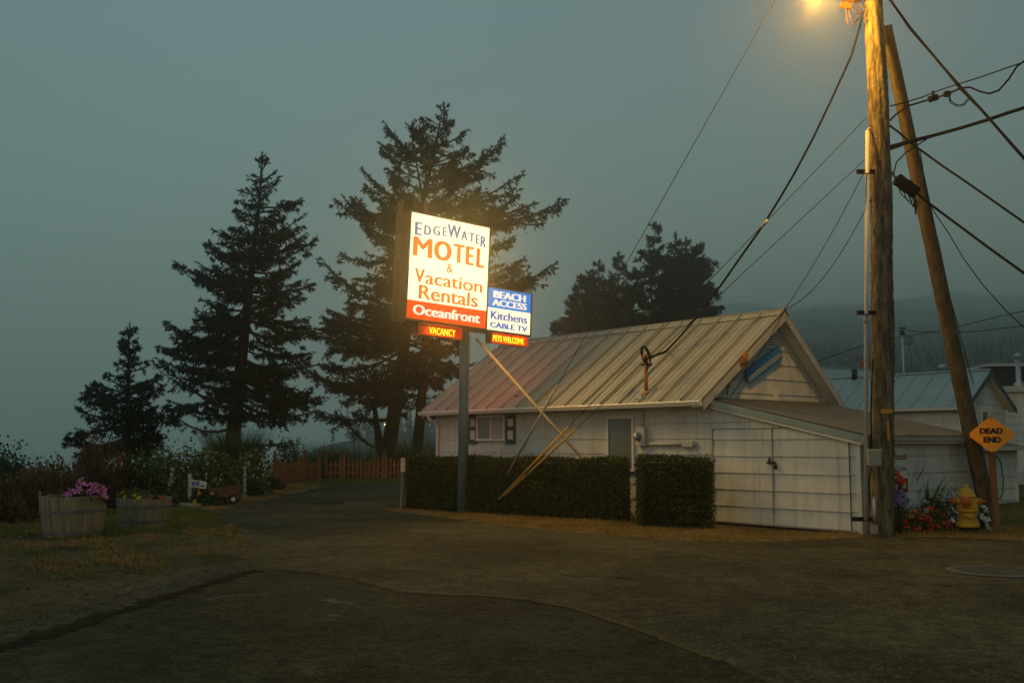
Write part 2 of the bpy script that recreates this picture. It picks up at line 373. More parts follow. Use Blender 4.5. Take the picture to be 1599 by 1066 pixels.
def ribbon(name, px, wid, z, m, seed=1, n=12, wob=.3):
    rr = random.Random(seed); pts = [G(a, b) for a, b in px]; L = []; Rr = []
    dense = []
    for a, b in zip(pts[:-1], pts[1:]): dense += [a.lerp(b, k/n) for k in range(n)]
    dense.append(pts[-1])
    for i, p in enumerate(dense):
        t = (dense[min(i+1, len(dense)-1)]-dense[max(i-1, 0)]).normalized(); nn = Vector((-t.y, t.x, 0))
        q = p+nn*rr.uniform(-wob, wob)*wid; h = wid*rr.uniform(.55-wob, .5)
        L.append((q+nn*h)); Rr.append((q-nn*h))
    mb = MB(); k = len(L); mb.add([(p.x, p.y, z) for p in L+Rr], [(i, k+i, k+i+1, i+1) for i in range(k-1)])
    o = mb.build(name, m); return tag(o, kind='structure')
ribbon('road_seam_dirt', [(420, 888), (500, 895), (560, 905), (620, 924), (690, 929), (760, 931), (830, 938), (900, 951), (1000, 985), (1080, 1015), (1125, 1033)], .10, .013, M_seam, 2, 12, .22)
ribbon('road_edge_tar', [(-60, 1030), (0, 1012), (90, 988), (190, 953), (290, 925), (385, 893), (402, 891)], .27, .0125, mat('wet_tar_edge', (.016, .016, .011), (.030, .029, .019), scale=6, rough=.95, bump=.01, spec=.03), 5, 34, .34)
M_worn = mat('pale_worn_asphalt', (.11, .105, .085), (.065, .06, .047), scale=5, rough=.95, lo=.4, hi=.55)
ribbon('road_scuff_mark', [(508, 937), (528, 941), (553, 943)], .16, .012, M_worn, 8)
ribbon('road_scuff_mark', [(320, 937), (360, 931), (420, 929)], .09, .012, M_worn, 9)
ribbon('road_scuff_mark', [(512, 962), (530, 963)], .1, .012, M_worn, 10)
sheet('road_repair_patch', g2([(486, 785), (512, 781.5), (540, 783.5), (530, 787), (500, 788)]), .009, M_asph2, .03, 6)
# manhole with a cast lid and concrete collar
c = G(1556, 893)
t = empty('manhole_cover', (c.x, c.y, .004), 'round grey manhole cover sunk in the asphalt at the right edge', 'manhole cover')
mb = MB(); mb.lathe([(.60, .004), (.60, .016), (.55, .018), (.55, .010), (.0, .010)], 40, cap=False, smooth=False); mb.build('frame', mat('dark_iron_ring', (.07, .075, .065), (.11, .11, .10), scale=8, rough=.7), t)
mb = MB(); mb.lathe([(.54, .011), (.54, .017), (.0, .018)], 40, cap=False, smooth=False)
for k in range(9): mb.box((0, -.4+.1*k, .020), (2*math.sqrt(.5**2-(-.4+.1*k)**2)*.95, .03, .006))
mb.build('lid', mat('cast_iron_lid', (.07, .075, .062), (.11, .11, .09), scale=8, rough=.9, spec=.1), t)

# ------------------------------------------------------------------ leaf generators
def perp(d):
    a = np.where(np.abs(d[:, 2:3]) < .9, np.array([[0, 0, 1.0]]), np.array([[1.0, 0, 0]]))
    u = np.cross(d, a); u /= np.linalg.norm(u, axis=1, keepdims=True)+1e-9
    return u, np.cross(d, u)
def slivers(p, d, ln, wd, rng):
    """narrow triangles at p along d"""
    n = len(p); u, v = perp(d); a = rng.uniform(0, 2*math.pi, (n, 1)); s = u*np.cos(a)+v*np.sin(a)
    ln = np.asarray(ln).reshape(-1, 1); wd = np.asarray(wd).reshape(-1, 1)
    return np.stack([p-s*wd/2, p+s*wd/2, p+d*ln], 1)
def leaves(p, size, rng, up=.3):
    n = len(p); d = rng.normal(size=(n, 3)); d[:, 2] += up; d /= np.linalg.norm(d, axis=1, keepdims=True)
    u, v = perp(d); a = rng.uniform(0, 6.28, (n, 1)); s = u*np.cos(a)+v*np.sin(a)
    sz = size*rng.uniform(.6, 1.3, (n, 1))
    return np.stack([p, p+d*sz*.5+s*sz*.32, p+d*sz, p+d*sz*.5-s*sz*.32], 1)

def conifer(name, label, prof, trunks, d, ztop_base, seed, nb, mt, group=None, tw=.20, needle=.17, nw=.05, el0=-8, el1=45, sag=.10, dens=1.0, bare=0.0, depth=.85, cat='tree', limbs=(), trunk_r=.3):
    """prof: (y, xl, xr) of the outline in the photo at distance d; trunks: polylines (y, x)"""
    rng = np.random.default_rng(seed); k = d/F
    tk = trunks[0]
    base = P(tk[-1][1], tk[-1][0], d); base.z = float(land(base.x, base.y))
    o = empty(name, base, label, cat, group=group)
    ys = np.array([q[0] for q in prof], float)
    def wz(y): return P(800, y, d).z
    pz = np.array([wz(q[0]) for q in prof])
    tz = [np.array([wz(q[0]) for q in t_]) for t_ in trunks]; tx = [np.array([(q[1]-CX)*k for q in t_]) for t_ in trunks]
    ty = [np.full(len(t_), d)+ (0 if i == 0 else rng.uniform(-.8, .8)) for i, t_ in enumerate(trunks)]
    pl = np.array([(q[1]-CX)*k for q in prof]); pr = np.array([(q[2]-CX)*k for q in prof])
    order = np.argsort(pz)
    topz = pz.max(); lowz = pz.min()
    def tpos(i, z):
        s = np.argsort(tz[i]); return np.interp(z, tz[i][s], tx[i][s])
    tris = []; wood = MB()
    for i, t_ in enumerate(trunks):
        pts = [(tx[i][j], ty[i][j], tz[i][j]) for j in range(len(t_))]
        z0 = base.z
        pts.append((tx[i][-1], ty[i][-1], z0-.3)); tt = max(q[2] for q in pts); hh = tt-z0
        rs = [max(.025, trunk_r*(1 if i == 0 else .75)*(1-(q[2]-z0)/hh*.93)) for q in pts]; rs[-1] *= 1.35
        wood.tube([Vector(q)-base for q in pts], rs, 9)
    def branch(p0, tip, L, rad, dens_, hang=1.0, lvl=0):
        n = max(6, int(L/.28)); t = np.linspace(0, 1, n)
        p0 = np.array(p0); tip = np.array(tip); mid = rng.normal(size=3)*L*.035
        pts = p0+(tip-p0)*t[:, None]+mid*np.sin(t*math.pi)[:, None]
        pts[:, 2] -= sag*L*4*t*(1-t)
        rad = min(rad, .02+.018*L)
        if lvl == 0 or L > .8: wood.tube([Vector(q)-base for q in pts[::2]] + [Vector(pts[-1])-base], list(np.linspace(rad, .008, len(pts[::2])+1)), 4, cap=False)
        if lvl == 0 and L > .9:
            for tq in rng.uniform(max(.2, bare), .92, int(2+L*2.6)):
                pb_ = np.array([np.interp(tq, t, pts[:, i]) for i in range(3)]); di = (tip-p0)/L; hh_ = np.array([-di[1], di[0], 0])
                L2 = (.25+.34*L*(1-tq)+.12*L)*rng.uniform(.6, 1.2)*.75; d2 = di*rng.uniform(.5, 1)+hh_*rng.choice([-1, 1])*rng.uniform(.4, 1)+np.array([0, 0, rng.normal(-.02, .25)])
                branch(pb_, pb_+d2/np.linalg.norm(d2)*L2, L2, rad*.4, dens_, hang, 1)
        m = max(4, int(L/tw*dens_)); tt = rng.uniform(bare if L > 1.6 else .05, 1.0, m)
        if lvl == 0 and L > 1.5: tt = tt[tt > .25]
        tt = np.concatenate([tt, np.linspace(.75, 1, max(3, m//5))])
        q = np.stack([np.interp(tt, t, pts[:, i]) for i in range(3)], 1)
        di = (tip-p0)/(np.linalg.norm(tip-p0)+1e-9); h = np.array([-di[1], di[0], 0]); h /= np.linalg.norm(h)+1e-9
        side = rng.choice([-1, 1], len(tt))
        tdir = di*rng.uniform(.35, 1.0, (len(tt), 1)) + h*(side*rng.uniform(.2, 1.0, len(tt)))[:, None]
        tdir[:, 2] += rng.normal(.02, .26, len(tt))
        hg = rng.uniform(size=len(tt)) < .25*hang; tdir[hg, 2] -= 1.1
        tdir /= np.linalg.norm(tdir, axis=1, keepdims=True)
        tl = (.16+.30*np.clip(1-tt, 0, .75))*min(1.0, .5+L/2.5)*rng.uniform(.7, 1.3, len(tt))*(needle/.15)
        kk = 13
        s = rng.uniform(0, 1, (len(tt), kk))
        np_ = (q[:, None, :]+tdir[:, None, :]*(tl[:, None]*s)[:, :, None]).reshape(-1, 3)
        nd = np.repeat(tdir, kk, 0)+rng.normal(size=(len(np_), 3))*.60
        nd[:, 2] -= .08
        nd /= np.linalg.norm(nd, axis=1, keepdims=True)
        tris.append(slivers(np_, nd, needle*rng.uniform(.5, 1.2, len(np_)), nw*rng.uniform(.7, 1.3, len(np_)), rng))
    # branches: tips placed inside the outline, a golden-angle spiral down the stem
    for b in range(nb):
        f = min(1, max(0, (b+.5+rng.normal(0, 2.2))/nb))
        z = topz-(topz-lowz)*f**.88
        i = int(rng.integers(len(trunks))) if len(trunks) > 1 else 0
        if len(trunks) > 1 and z > tz[i].max(): i = int(np.argmax([q.max() for q in tz]))
        az = b*2.39996+rng.normal(0, .25)
        if rng.uniform() < .35: az = (0 if rng.uniform() < .5 else math.pi)+rng.normal(0, .4)
        x0 = tpos(i, z)
        rl = x0-np.interp(z, pz[order], pl[order]); rr_ = np.interp(z, pz[order], pr[order])-x0
        cw = (1+math.cos(az))/2; L = (rl*(1-cw)+rr_*cw)*(1-(1-depth)*abs(math.sin(az)))
        L = max(.25, L*(rng.uniform(.84, 1.03) if rng.uniform() < .55 else rng.uniform(.4, .85)))
        zf = (z-lowz)/(topz-lowz); el = R(el0+(el1-el0)*zf**1.4+rng.normal(0, 11))
        zb = max(z-L*math.tan(el), base.z+1.0)
        if zb > topz-.15: zb = topz-.15
        xb = tpos(i, zb); y0 = float(ty[i][0])
        tipx = xb+math.cos(az)*L+(x0-xb); tip = (tipx, y0+math.sin(az)*L, z)
        if z < base.z+.6: continue
        branch((xb, y0, zb), tip, max(L, .3), .09, dens)
    # leader
    q = topz; xx = tpos(0, q)
    if True:
        for tpx, tpy in [(np.interp(topz, pz[order], (pl+pr)[order]/2), topz)]:
            branch((tpx, d, tpy-1.1), (tpx, d, tpy), .9, .03, 1.6, 0)
    for (a, b_, dn) in limbs:      # big limbs read off the photo: (y,x) at the stem -> (y,x) at the tip
        pa = P(a[1], a[0], d); pb = P(b_[1], b_[0], d+rng.uniform(-.5, .5)); branch(pa, pb, (pb-pa).length, .13, dn)
    t3 = np.concatenate(tris)-np.array(base)
    wood.build('trunk', M_bark, o); tri_mesh('crown', t3, mt, o)
    return o

conifer('conifer_tree', 'small dense spruce, shortest of the trees on the seaward edge', [
    (512, 198, 199), (530, 191, 207), (556, 186, 222), (575, 172, 238), (590, 152, 250), (605, 142, 258), (618, 130, 266), (632, 118, 272), (645, 112, 290), (662, 136, 270), (683, 104, 256), (700, 106, 262), (715, 110, 255)],
    [[(520, 198), (600, 200), (735, 203)]], 34, 0, 5, 98, M_ndl, tw=.15, needle=.14, nw=.038, el0=-6, el1=40, dens=1.5, trunk_r=.17)
conifer('conifer_tree', 'tall full spruce rising from a grass tussock, second tallest on the seaward edge', [
    (243, 399, 401), (272, 386, 425), (300, 364, 452), (310, 356, 468), (328, 350, 470), (352, 335, 484), (367, 318, 488), (378, 300, 492), (395, 322, 480), (415, 268, 470), (432, 262, 483), (448, 296, 484), (472, 300, 478), (488, 292, 480), (505, 250, 488), (522, 262, 500), (537, 248, 520), (556, 252, 500), (580, 262, 485), (600, 282, 470), (620, 262, 515), (640, 290, 512), (655, 315, 470)],
    [[(250, 400), (320, 397), (464, 384), (586, 374), (683, 366), (745, 364)]], 42, 0, 8, 172, M_ndl, tw=.15, needle=.15, nw=.042, el0=-12, el1=40, dens=1.5, bare=.10, trunk_r=.36,
    limbs=[((600, 376), (618, 508), 1.3), ((628, 372), (640, 500), 1.0), ((690, 366), (690, 452), .25), ((640, 368), (560, 248), .5), ((650, 368), (625, 265), .5), ((668, 366), (648, 272), .25)])
conifer('conifer_tree', 'large dark twin-trunk spruce directly behind the lit motel sign, tallest in view', [
    (166, 688, 690), (182, 672, 712), (195, 610, 735), (212, 600, 752), (218, 594, 784), (232, 575, 780), (247, 600, 778), (270, 546, 770), (290, 540, 800), (312, 524, 850), (330, 562, 800), (350, 570, 820), (368, 575, 800), (400, 505, 800), (412, 520, 850), (432, 540, 860), (452, 500, 850), (470, 505, 800), (488, 488, 760), (520, 486, 740), (540, 478, 735), (570, 475, 735), (590, 500, 715), (610, 520, 700), (632, 540, 700), (650, 556, 690)],
    [[(172, 688), (250, 672), (330, 655), (420, 645), (560, 628), (650, 615), (712, 606)], [(225, 640), (300, 655), (420, 668), (560, 661), (640, 656), (712, 650)], [(590, 560), (640, 585), (690, 592), (712, 597)]],
    52, 0, 21, 185, M_ndl, tw=.17, needle=.18, nw=.050, el0=-10, el1=38, dens=1.5, bare=.15, trunk_r=.42,
    limbs=[((350, 660), (313, 882), 1.6), ((330, 660), (270, 815), 1.2), ((452, 655), (410, 868), 1.3), ((300, 655), (216, 784), 1.3), ((345, 650), (312, 524), 1.4), ((480, 640), (402, 500), 1.3), ((655, 605), (640, 478), .8), ((620, 600), (570, 470), 1.0), ((560, 640), (585, 735), .7), ((640, 655), (618, 705), .5), ((700, 592), (640, 530), .1), ((260, 668), (190, 600), 1.2), ((520, 640), (520, 486), 1.2)])
FAR = [
 ([(434, 907, 909), (450, 900, 922), (470, 889, 940), (485, 892, 940), (505, 868, 940), (530, 850, 950)], [[(440, 908), (560, 910)]], 'low dark conifer at the near end of the foggy clump behind the roof'),
 ([(412, 936, 938), (425, 918, 955), (440, 912, 960), (460, 905, 965), (490, 895, 975), (530, 890, 980)], [[(418, 937), (560, 938)]], 'slim conifer between the low dark one and the mid clump behind the roof'),
 ([(399, 967, 969), (415, 958, 978), (440, 950, 990), (470, 945, 995), (530, 940, 1000)], [[(405, 968), (560, 968)]], 'round-topped conifer left of the tallest in the foggy clump'),
 ([(352, 1026, 1028), (368, 1018, 1036), (385, 1008, 1040), (400, 992, 1050), (420, 985, 1060), (460, 990, 1065), (530, 985, 1070)], [[(358, 1027), (440, 1020), (560, 1018)], [(400, 1010), (560, 1003)]], 'tallest conifer of the foggy clump behind the roof, pointed top'),
 ([(369, 1058, 1060), (385, 1045, 1070), (405, 1040, 1085), (450, 1030, 1095), (530, 1030, 1100)], [[(375, 1059), (560, 1046)]], 'broad conifer just beside the tallest of the foggy clump'),
 ([(376, 1074, 1076), (395, 1062, 1092), (392, 1060, 1130), (410, 1055, 1133), (425, 1060, 1122), (436, 1060, 1131), (450, 1070, 1112), (456, 1065, 1130), (470, 1060, 1100), (482, 1060, 1142), (495, 1060, 1110)], [[(382, 1075), (560, 1070)]], 'windswept conifer with long side limbs at the far end of the foggy clump')]
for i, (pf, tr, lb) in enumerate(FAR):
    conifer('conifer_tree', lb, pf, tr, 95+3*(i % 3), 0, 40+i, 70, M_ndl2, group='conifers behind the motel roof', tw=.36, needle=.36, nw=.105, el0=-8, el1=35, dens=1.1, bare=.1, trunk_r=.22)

# far-off forest on the hill and the cape: one mass
rng = np.random.default_rng(77); T = []
def fartree(x, y, h):
    z = float(land(x, y)); n = 34
    zz = rng.uniform(.08, 1, n); r = (1-zz)*h*.20+.15; a = rng.uniform(0, 6.28, n)
    p = np.stack([np.full(n, x), np.full(n, y), z+zz*h], 1)
    dd = np.stack([np.cos(a), np.sin(a), np.full(n, -.25)], 1)
    T.append(slivers(p, dd, r*rng.uniform(.8, 1.5, n), np.full(n, h*.16), rng))
for _ in range(4200):
    y = rng.uniform(240, 1150); x = rng.uniform(.08*y+14, .62*y+30); fartree(x, y, rng.uniform(2.5, 4.5))
for _ in range(160):
    y = rng.uniform(330, 520); x = rng.uniform(-75, 10)
    if float(land(x, y)) > 1: fartree(x, y, rng.uniform(7, 14))
tag(tri_mesh('far_forest', np.concatenate(T), leafmat('far_forest_needles', (.012, .02, .013), (.022, .03, .018), .1)), 'dark wooded hillside fading up into the fog', 'forest', kind='stuff')
# ------------------------------------------------------------------ buildings
PHI = R(-50.32); U = Vector((math.cos(PHI), math.sin(PHI), 0)); NN = Vector((-U.y, U.x, 0))
def clip(poly, zlo, zhi):
    for lim, sg in ((zlo, 1), (zhi, -1)):
        out = []
        for i in range(len(poly)):
            a, b = poly[i], poly[(i+1) % len(poly)]; da, db = sg*(a[1]-lim), sg*(b[1]-lim)
            if da >= 0: out.append(a)
            if da*db < 0: t = da/(da-db); out.append((a[0]+(b[0]-a[0])*t, a[1]+(b[1]-a[1])*t))
        poly = out
        if not poly: return []
    return poly
def siding(mb, poly, O, D, N, z0=.08, step=.335, lip=.019, rag=.0):
    """lapped boards filling the outline poly [(s, z)] on the plane through O along D, facing N"""
    O = Vector(O); D = Vector(D); N = Vector(N); zmin = min(p[1] for p in poly); zmax = max(p[1] for p in poly)
    k0 = int(math.floor((zmin-z0)/step)); k1 = int(math.ceil((zmax-z0)/step))
    for k in range(k0, k1):
        a, b = z0+k*step, z0+(k+1)*step
        c = clip(poly, a, b)
        if len(c) < 3: continue
        f = lambda s, z: O+D*s+Vector((0, 0, z))+N*(.004+lip*(b-z)/step)
        mb.add([f(s, z) for s, z in c], [tuple(range(len(c)))])
        lo = [q for q in c if abs(q[1]-a) < 1e-6]
        if len(lo) >= 2:
            s0, s1 = min(q[0] for q in lo), max(q[0] for q in lo)
            B0 = O+D*s0+Vector((0, 0, a)); B1 = O+D*s1+Vector((0, 0, a))
            mb.add([B0+N*(.004+lip), B1+N*(.004+lip), B1+N*.001, B0+N*.001], [(0, 1, 2, 3)])
def ribbed(mb, p0, along, slope, major=.60, minor=.20, hM=.05, hm=.012, thick=.03, shade_strips=None):
    """metal roof panel: corner p0, eave vector, slope vector"""
    p0 = Vector(p0); L = along.length; a = along/L; nrm = a.cross(slope).normalized()
    if nrm.z < 0: nrm = -nrm
    prof = []; s = 0.0; k = 0; nm = int(round(major/minor)) if minor else 1
    st = minor if minor else major
    while s < L+1e-6:
        big = k % nm == 0; h, wv = (hM, .034) if big else (hm, .014)
        for ds, hh in ((-wv, 0), (-wv*.5, h), (wv*.5, h), (wv, 0)):
            if 0 <= s+ds <= L: prof.append((s+ds, hh))
        if big and shade_strips is not None and 0 < s < L: shade_strips.bar(p0+a*s+nrm*hM, p0+a*s+nrm*hM+slope, .042, .012)
        s += st; k += 1
    if prof[-1][0] < L: prof.append((L, 0))
    vs = [p0+a*x+nrm*y for x, y in prof]; n = len(vs)
    mb.add(vs+[q+slope for q in vs], [(i, i+1, n+i+1, n+i) for i in range(n-1)])
    mb.prism([p0-nrm*.004, p0+a*L-nrm*.004, p0+a*L+slope-nrm*.004, p0+slope-nrm*.004], -nrm*thick)
HB = Vector((3.958, 20.985, 0)); OV = .366; LW = 9.56; GO = .35; WD = 4.478
HO = HB+NN*OV-U*(LW+GO)
house = empty('motel_cottage', HO, 'long white clapboard cottage with pale ribbed metal roof and a lean-to on its gable end', 'house', (0, 0, PHI))
HM = Matrix.Translation(HO) @ Matrix.Rotation(PHI, 4, 'Z'); HI = HM.inverted()
def hl(px, py, y=0.0):     # pixel -> house local, on the plane at local y
    return HI @ onplane(px, py, HM @ Vector((0, y, 0)), NN)
EZ, RZ, RY = 2.544, 4.629, 2.539     # eave, ridge height, ridge offset
YF, YB = -OV, WD+OV
X3 = Vector((1, 0, 0)); Y3 = Vector((0, 1, 0))
WT = EZ-.06
FN = Vector((0, -1, 0))
mb = MB()
w1a, w1b = hl(747, 649), hl(791, 688); w2a, w2b = hl(950, 650), hl(993, 736)
# front wall boards
siding(mb, [(0, 0), (LW, 0), (LW, WT), (0, WT)], (0, 0, 0), X3, FN)
# gable (towards +x) and the far gable, rear wall
sF = (RZ-EZ)/(RY-YF); sB = (RZ-EZ)/(YB-RY)
gz = lambda y: (EZ+(y-YF)*sF if y < RY else RZ-(y-RY)*sB)-.07
gpoly = [(0, 0), (WD, 0), (WD, gz(WD)), (RY, gz(RY)), (0, gz(0))]
siding(mb, gpoly, (LW, 0, 0), Y3, X3)
mb.add([(0, y, z) for y, z in gpoly], [tuple(range(5))])
mb.add([(0, WD, 0), (LW, WD, 0), (LW, WD, gz(WD)), (0, WD, gz(WD))], [(0, 1, 2, 3)])
mb.box((-.02, -.012, WT/2), (.10, .05, WT)); mb.box((LW+.02, WD+.01, gz(WD)/2), (.08, .06, gz(WD)))
mb.build('wall', M_white, house)
# roof
x0, x1 = -.30, LW+GO
mb = MB()
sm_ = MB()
ribbed(mb, (x0, YF, EZ), Vector((x1-x0, 0, 0)), Vector((0, RY-YF, RZ-EZ)), shade_strips=sm_)
ribbed(mb, (x0, YB, EZ), Vector((x1-x0, 0, 0)), Vector((0, RY-YB, RZ-EZ)))
roof = mb.build('roof', M_roof, house)
sm_.build('rib_shade_strip', mat('rib_shade_paint', (.15, .15, .12), (.22, .215, .18), scale=3, rough=.7), roof)  # darker strips along the major ribs paint in the ribs' shadow lines
mb = MB()
for sgn, ye, sl in ((-1, RY-.16, sF), (1, RY+.16, sB)):
    mb.prism([(x0-.01, RY, RZ+.055), (x1+.01, RY, RZ+.055), (x1+.01, ye, RZ+.045-.16*sl), (x0-.01, ye, RZ+.045-.16*sl)], (0, 0, -.012))
mb.tube([(x0-.01, RY, RZ+.055), (x1+.01, RY, RZ+.055)], .022, 8)
mb.build('ridge_cap', M_roof, roof)
# barge boards, soffits, gutters
for xx in (x1-.02, x0+.02):
    for ye in (YF, YB):
        mb = MB(); mb.prism([(xx, ye, EZ-.02), (xx, RY, RZ-.02), (xx, RY, RZ-.21), (xx, ye, EZ-.20)], (.026 if xx > 1 else -.026, 0, 0)); mb.build('barge_board', M_trim2, house)
mb = MB()
for ye in (YF, YB):     # sloping rake soffit boards behind the barge
    mb.prism([(LW+.03, ye, EZ-.13), (LW+.03, RY, RZ-.14), (LW+.03, RY, RZ-.16), (LW+.03, ye, EZ-.15)], (GO-.06, 0, 0))
mb.prism([(x0+.05, YF+.02, EZ-.12), (LW+.02, YF+.02, EZ-.12), (LW+.02, .0, EZ-.12), (x0+.05, .0, EZ-.12)], (0, 0, .02))
for y in (.9, 1.75, 3.4, 4.0): pass
mb.build('soffit', M_trim, house)
mb = MB()
gp = [(YF-.01, EZ-.005), (YF-.11, EZ-.005), (YF-.125, EZ-.03), (YF-.09, EZ-.11), (YF-.01, EZ-.11)]
mb.prism([(x0-.02, y, z) for y, z in gp], (x1-x0-.01, 0, 0))
gut = mb.build('gutter', M_trim, house)
mb = MB()
mb.tube([(.12, YF-.06, EZ-.10), (.12, YF-.06, EZ-.2), (.10, -.06, EZ-.36), (.06, -.06, EZ-.5), (.06, -.06, .1)], .035, 8)
mb.tube([(w1a.x-.55, -.05, EZ-.16), (w1a.x-.15, -.10, EZ-.27), (w1a.x+.2, -.05, EZ-.22)], .012, 5)
mb.build('downspout', M_trim, gut)
# slider window with blue shutters
def window(px0, px1, parent, mull=True):
    a, b = px0, px1; W_, H_ = b.x-a.x, a.z-b.z; cx, cz = (a.x+b.x)/2, (a.z+b.z)/2
    mb = MB(); f = .055
    mb.box((cx, -.04, a.z-f/2), (W_, .075, f)); mb.box((cx, -.045, b.z+f/2), (W_+.04, .09, f))
    mb.box((a.x+f/2, -.04, cz), (f, .073, H_-2*f)); mb.box((b.x-f/2, -.04, cz), (f, .073, H_-2*f))
    if mull: mb.box((cx+.01, -.040, cz), (.04, .06, H_-2*f))
    win = mb.build('window', M_trim, parent)
    mb = MB(); mb.box((cx, -.040, cz), (W_-2*f, .006, H_-2*f)); mb.build('pane', M_glass, win)
    if mull:
        mb = MB(); mb.box((cx+W_*.22, -.046, cz), (W_*.4, .004, H_-2.4*f)); mb.build('blind', M_curt, win)
    return win
window(w1a, w1b, house); window(w2a, w2b, house, False)
for pa, pb in ((733, 746), (791, 806)):
    a, b = hl(pa, 648), hl(pb, 693); cx, cz, W_, H_ = (a.x+b.x)/2, (a.z+b.z)/2, b.x-a.x, a.z-b.z
    if pa < 740: cx = w1a.x-W_/2-.01
    else: cx = w1b.x+W_/2+.01
    mb = MB()
    for s in (-1, 1): mb.box((cx+s*(W_/2-.035), -.042, cz), (.07, .035, H_))
    for zz in (a.z-.05, cz+.03, b.z+.06): mb.box((cx, -.043, zz), (W_-.14, .035, .11))
    sh = mb.build('shutter', M_blue, house)
    mb = MB()
    for k in range(14):
        zz = b.z+.13+k*(H_-.22)/14; mb.box((cx, -.034, zz+.02), (W_-.14, .012, .035), Matrix.Rotation(R(-25), 3, 'X'))
    mb.build('louvre', M_trim, sh)
# electricity meter with conduits
c = hl(1006, 681); bx = empty('x', (0, 0, 0), None, None); bpy.data.objects.remove(bx)
mb = MB(); mb.box((c.x, -.085, c.z), (.27, .13, .42))
met = mb.build('meter_box', M_meter, house, .008)
q = hl(1004, 681)
mb = MB(); Mx = Matrix.Rotation(R(90), 3, 'X')
mb.lathe([(.10, 0), (.10, .03), (.085, .04), (.085, .10), (.07, .12), (.0, .122)], 24, (q.x, -.14, q.z), Mx)
mb.build('meter_dial', mat('meter_glass_grey', (.16, .20, .22), (.24, .28, .28), scale=12, rough=.2), met)
mb = MB(); mb.tube([(c.x, -.06, c.z+.2), (c.x, -.06, WT)], .03, 8)
e_ = hl(1082, 692); mb.tube([(c.x+.12, -.07, c.z-.17), (e_.x-.15, -.07, c.z-.17)], .034, 8)
mb.box((e_.x-.07, -.06, c.z-.17), (.30, .09, .12)); mb.box((e_.x+.1, -.05, c.z-.17), (.06, .05, .06))
mb.build('conduit', M_meter, house)
# weatherhead mast on the roof and its service coil
rb = Vector((0, 0, 0))
roofn = Vector((0, -sF, 1)).normalized()
def roofpt(px, py): return HI @ onplane(px, py, HM @ Vector((0, YF, EZ)), (HM.to_3x3() @ roofn))
m0 = roofpt(1009, 615); m1 = m0+Vector((0, 0, .80))
mb = MB(); mb.tube([m0-Vector((0, 0, .05)), m1], .042, 10); mb.lathe([(.13, 0), (.05, .10)], 14, m0-Vector((0, 0, .03)))
mb.lathe([(.05, -.05), (.085, .0), (.075, .07), (.02, .10)], 12, m1)
mast = mb.build('service_mast', M_rust, house)
mb = MB(); mb.box(m0+Vector((0, 0, .015)), (.4, .4, .012), Matrix.Rotation(math.atan(sF), 3, 'X')); mb.build('flashing', M_galv, mast)
mb = MB()
cc = m1+Vector((.10, -.12, .02))
for k in range(3):
    pts = [cc+Vector((.20*math.cos(a)+.01*k, -.07*math.cos(a)+.02*k, .17*math.sin(a)-.16*math.cos(a)+.012*k)) for a in [i*math.pi/9+k*.2 for i in range(18)]]
    mb.tube(pts, .013, 5)
mb.tube([m1, m1+Vector((.1, -.1, .02)), m1+Vector((.18, -.1, -.2)), m1+Vector((.05, -.05, -.3))], .014, 5)
mb.box(m1+Vector((.0, 0, -.14)), (.26, .05, .04))
mb.build('cable_coil', M_wire, mast)
v0 = roofpt(808, 619); mb = MB(); mb.tube([v0, v0+Vector((0, 0, .33))], .05, 10); mb.build('roof_vent_pipe', M_trim2, house)
# gable vent, rusty bracket pipe, small conduit box
def gl(px, py, x=LW): return HI @ onplane(px, py, HM @ Vector((x, 0, 0)), U)
c = gl(1201, 528); mb = MB(); mb.box((LW+.04, c.y, c.z), (.05, .34, .46))
gv = mb.build('gable_vent', M_trim, house)
mb = MB()
for k in range(6): mb.box((LW+.07, c.y, c.z-.15+k*.06), (.02, .26, .012), Matrix.Rotation(R(35), 3, 'Y'))
mb.build('vent_slats', M_dark, gv)
a = gl(1163.5, 549, x1+.05); b = gl(1163.5, 570, x1+.05); c_ = gl(1137, 598, LW+.1); d_ = gl(1136, 617, LW+.06)
mb = MB(); mb.tube([a, b], .055, 8); mb.tube([b+Vector((0, 0, .06)), b, c_, c_-Vector((0, 0, .09))], .038, 8); mb.box((b+a)/2+Vector((-.04, -.05, -.05)), (.09, .16, .12))
mb.tube([c_, d_], .014, 6)
mb.build('rusty_pipe', M_rust, house)
c = gl(1209, 618); mb = MB(); mb.box((LW+.05, c.y, c.z), (.05, .13, .22)); mb.build('outlet_box', M_trim, house)
# surfboard sign on the gable
a0, a1 = gl(1166, 588, LW+.06), gl(1216, 550, LW+.06)
sb = empty('surfboard', HM @ ((a0+a1)/2), 'blue surfboard with white stripes hung aslant on the pink-lit gable', 'surfboard', (0, 0, PHI))
dv = (a1-a0); Lb = dv.length; ang = math.atan2(dv.z, dv.y)
mb = MB(); n = 26; outl = []
for i in range(n+1):
    s = -.5+i/n; wv = .165*(1-abs(2*s)**14)**.5 if s < 0 else .165*(1-abs(2*s)**40)**.5; outl.append((s*Lb*1.1, wv))
rot = lambda s, t, x=0: (x, s*math.cos(ang)-t*math.sin(ang), s*math.sin(ang)+t*math.cos(ang))
mb.prism([rot(s, t) for s, t in outl]+[rot(s, -t) for s, t in reversed(outl[1:-1])], (.045, 0, 0))
sbd = mb.build('board', M_board, sb)
def stripe(t0, t1, m, nm):
    mb = MB(); pts = [(s, min(t1, w_-.004)) for s, w_ in outl if w_ > abs(t0)]; pb = [(s, t0) for s, w_ in outl if w_ > abs(t0)]
    mb.prism([rot(*q, .046) for q in pts]+[rot(*q, .046) for q in reversed(pb)], (.003, 0, 0)); mb.build(nm, m, sb)
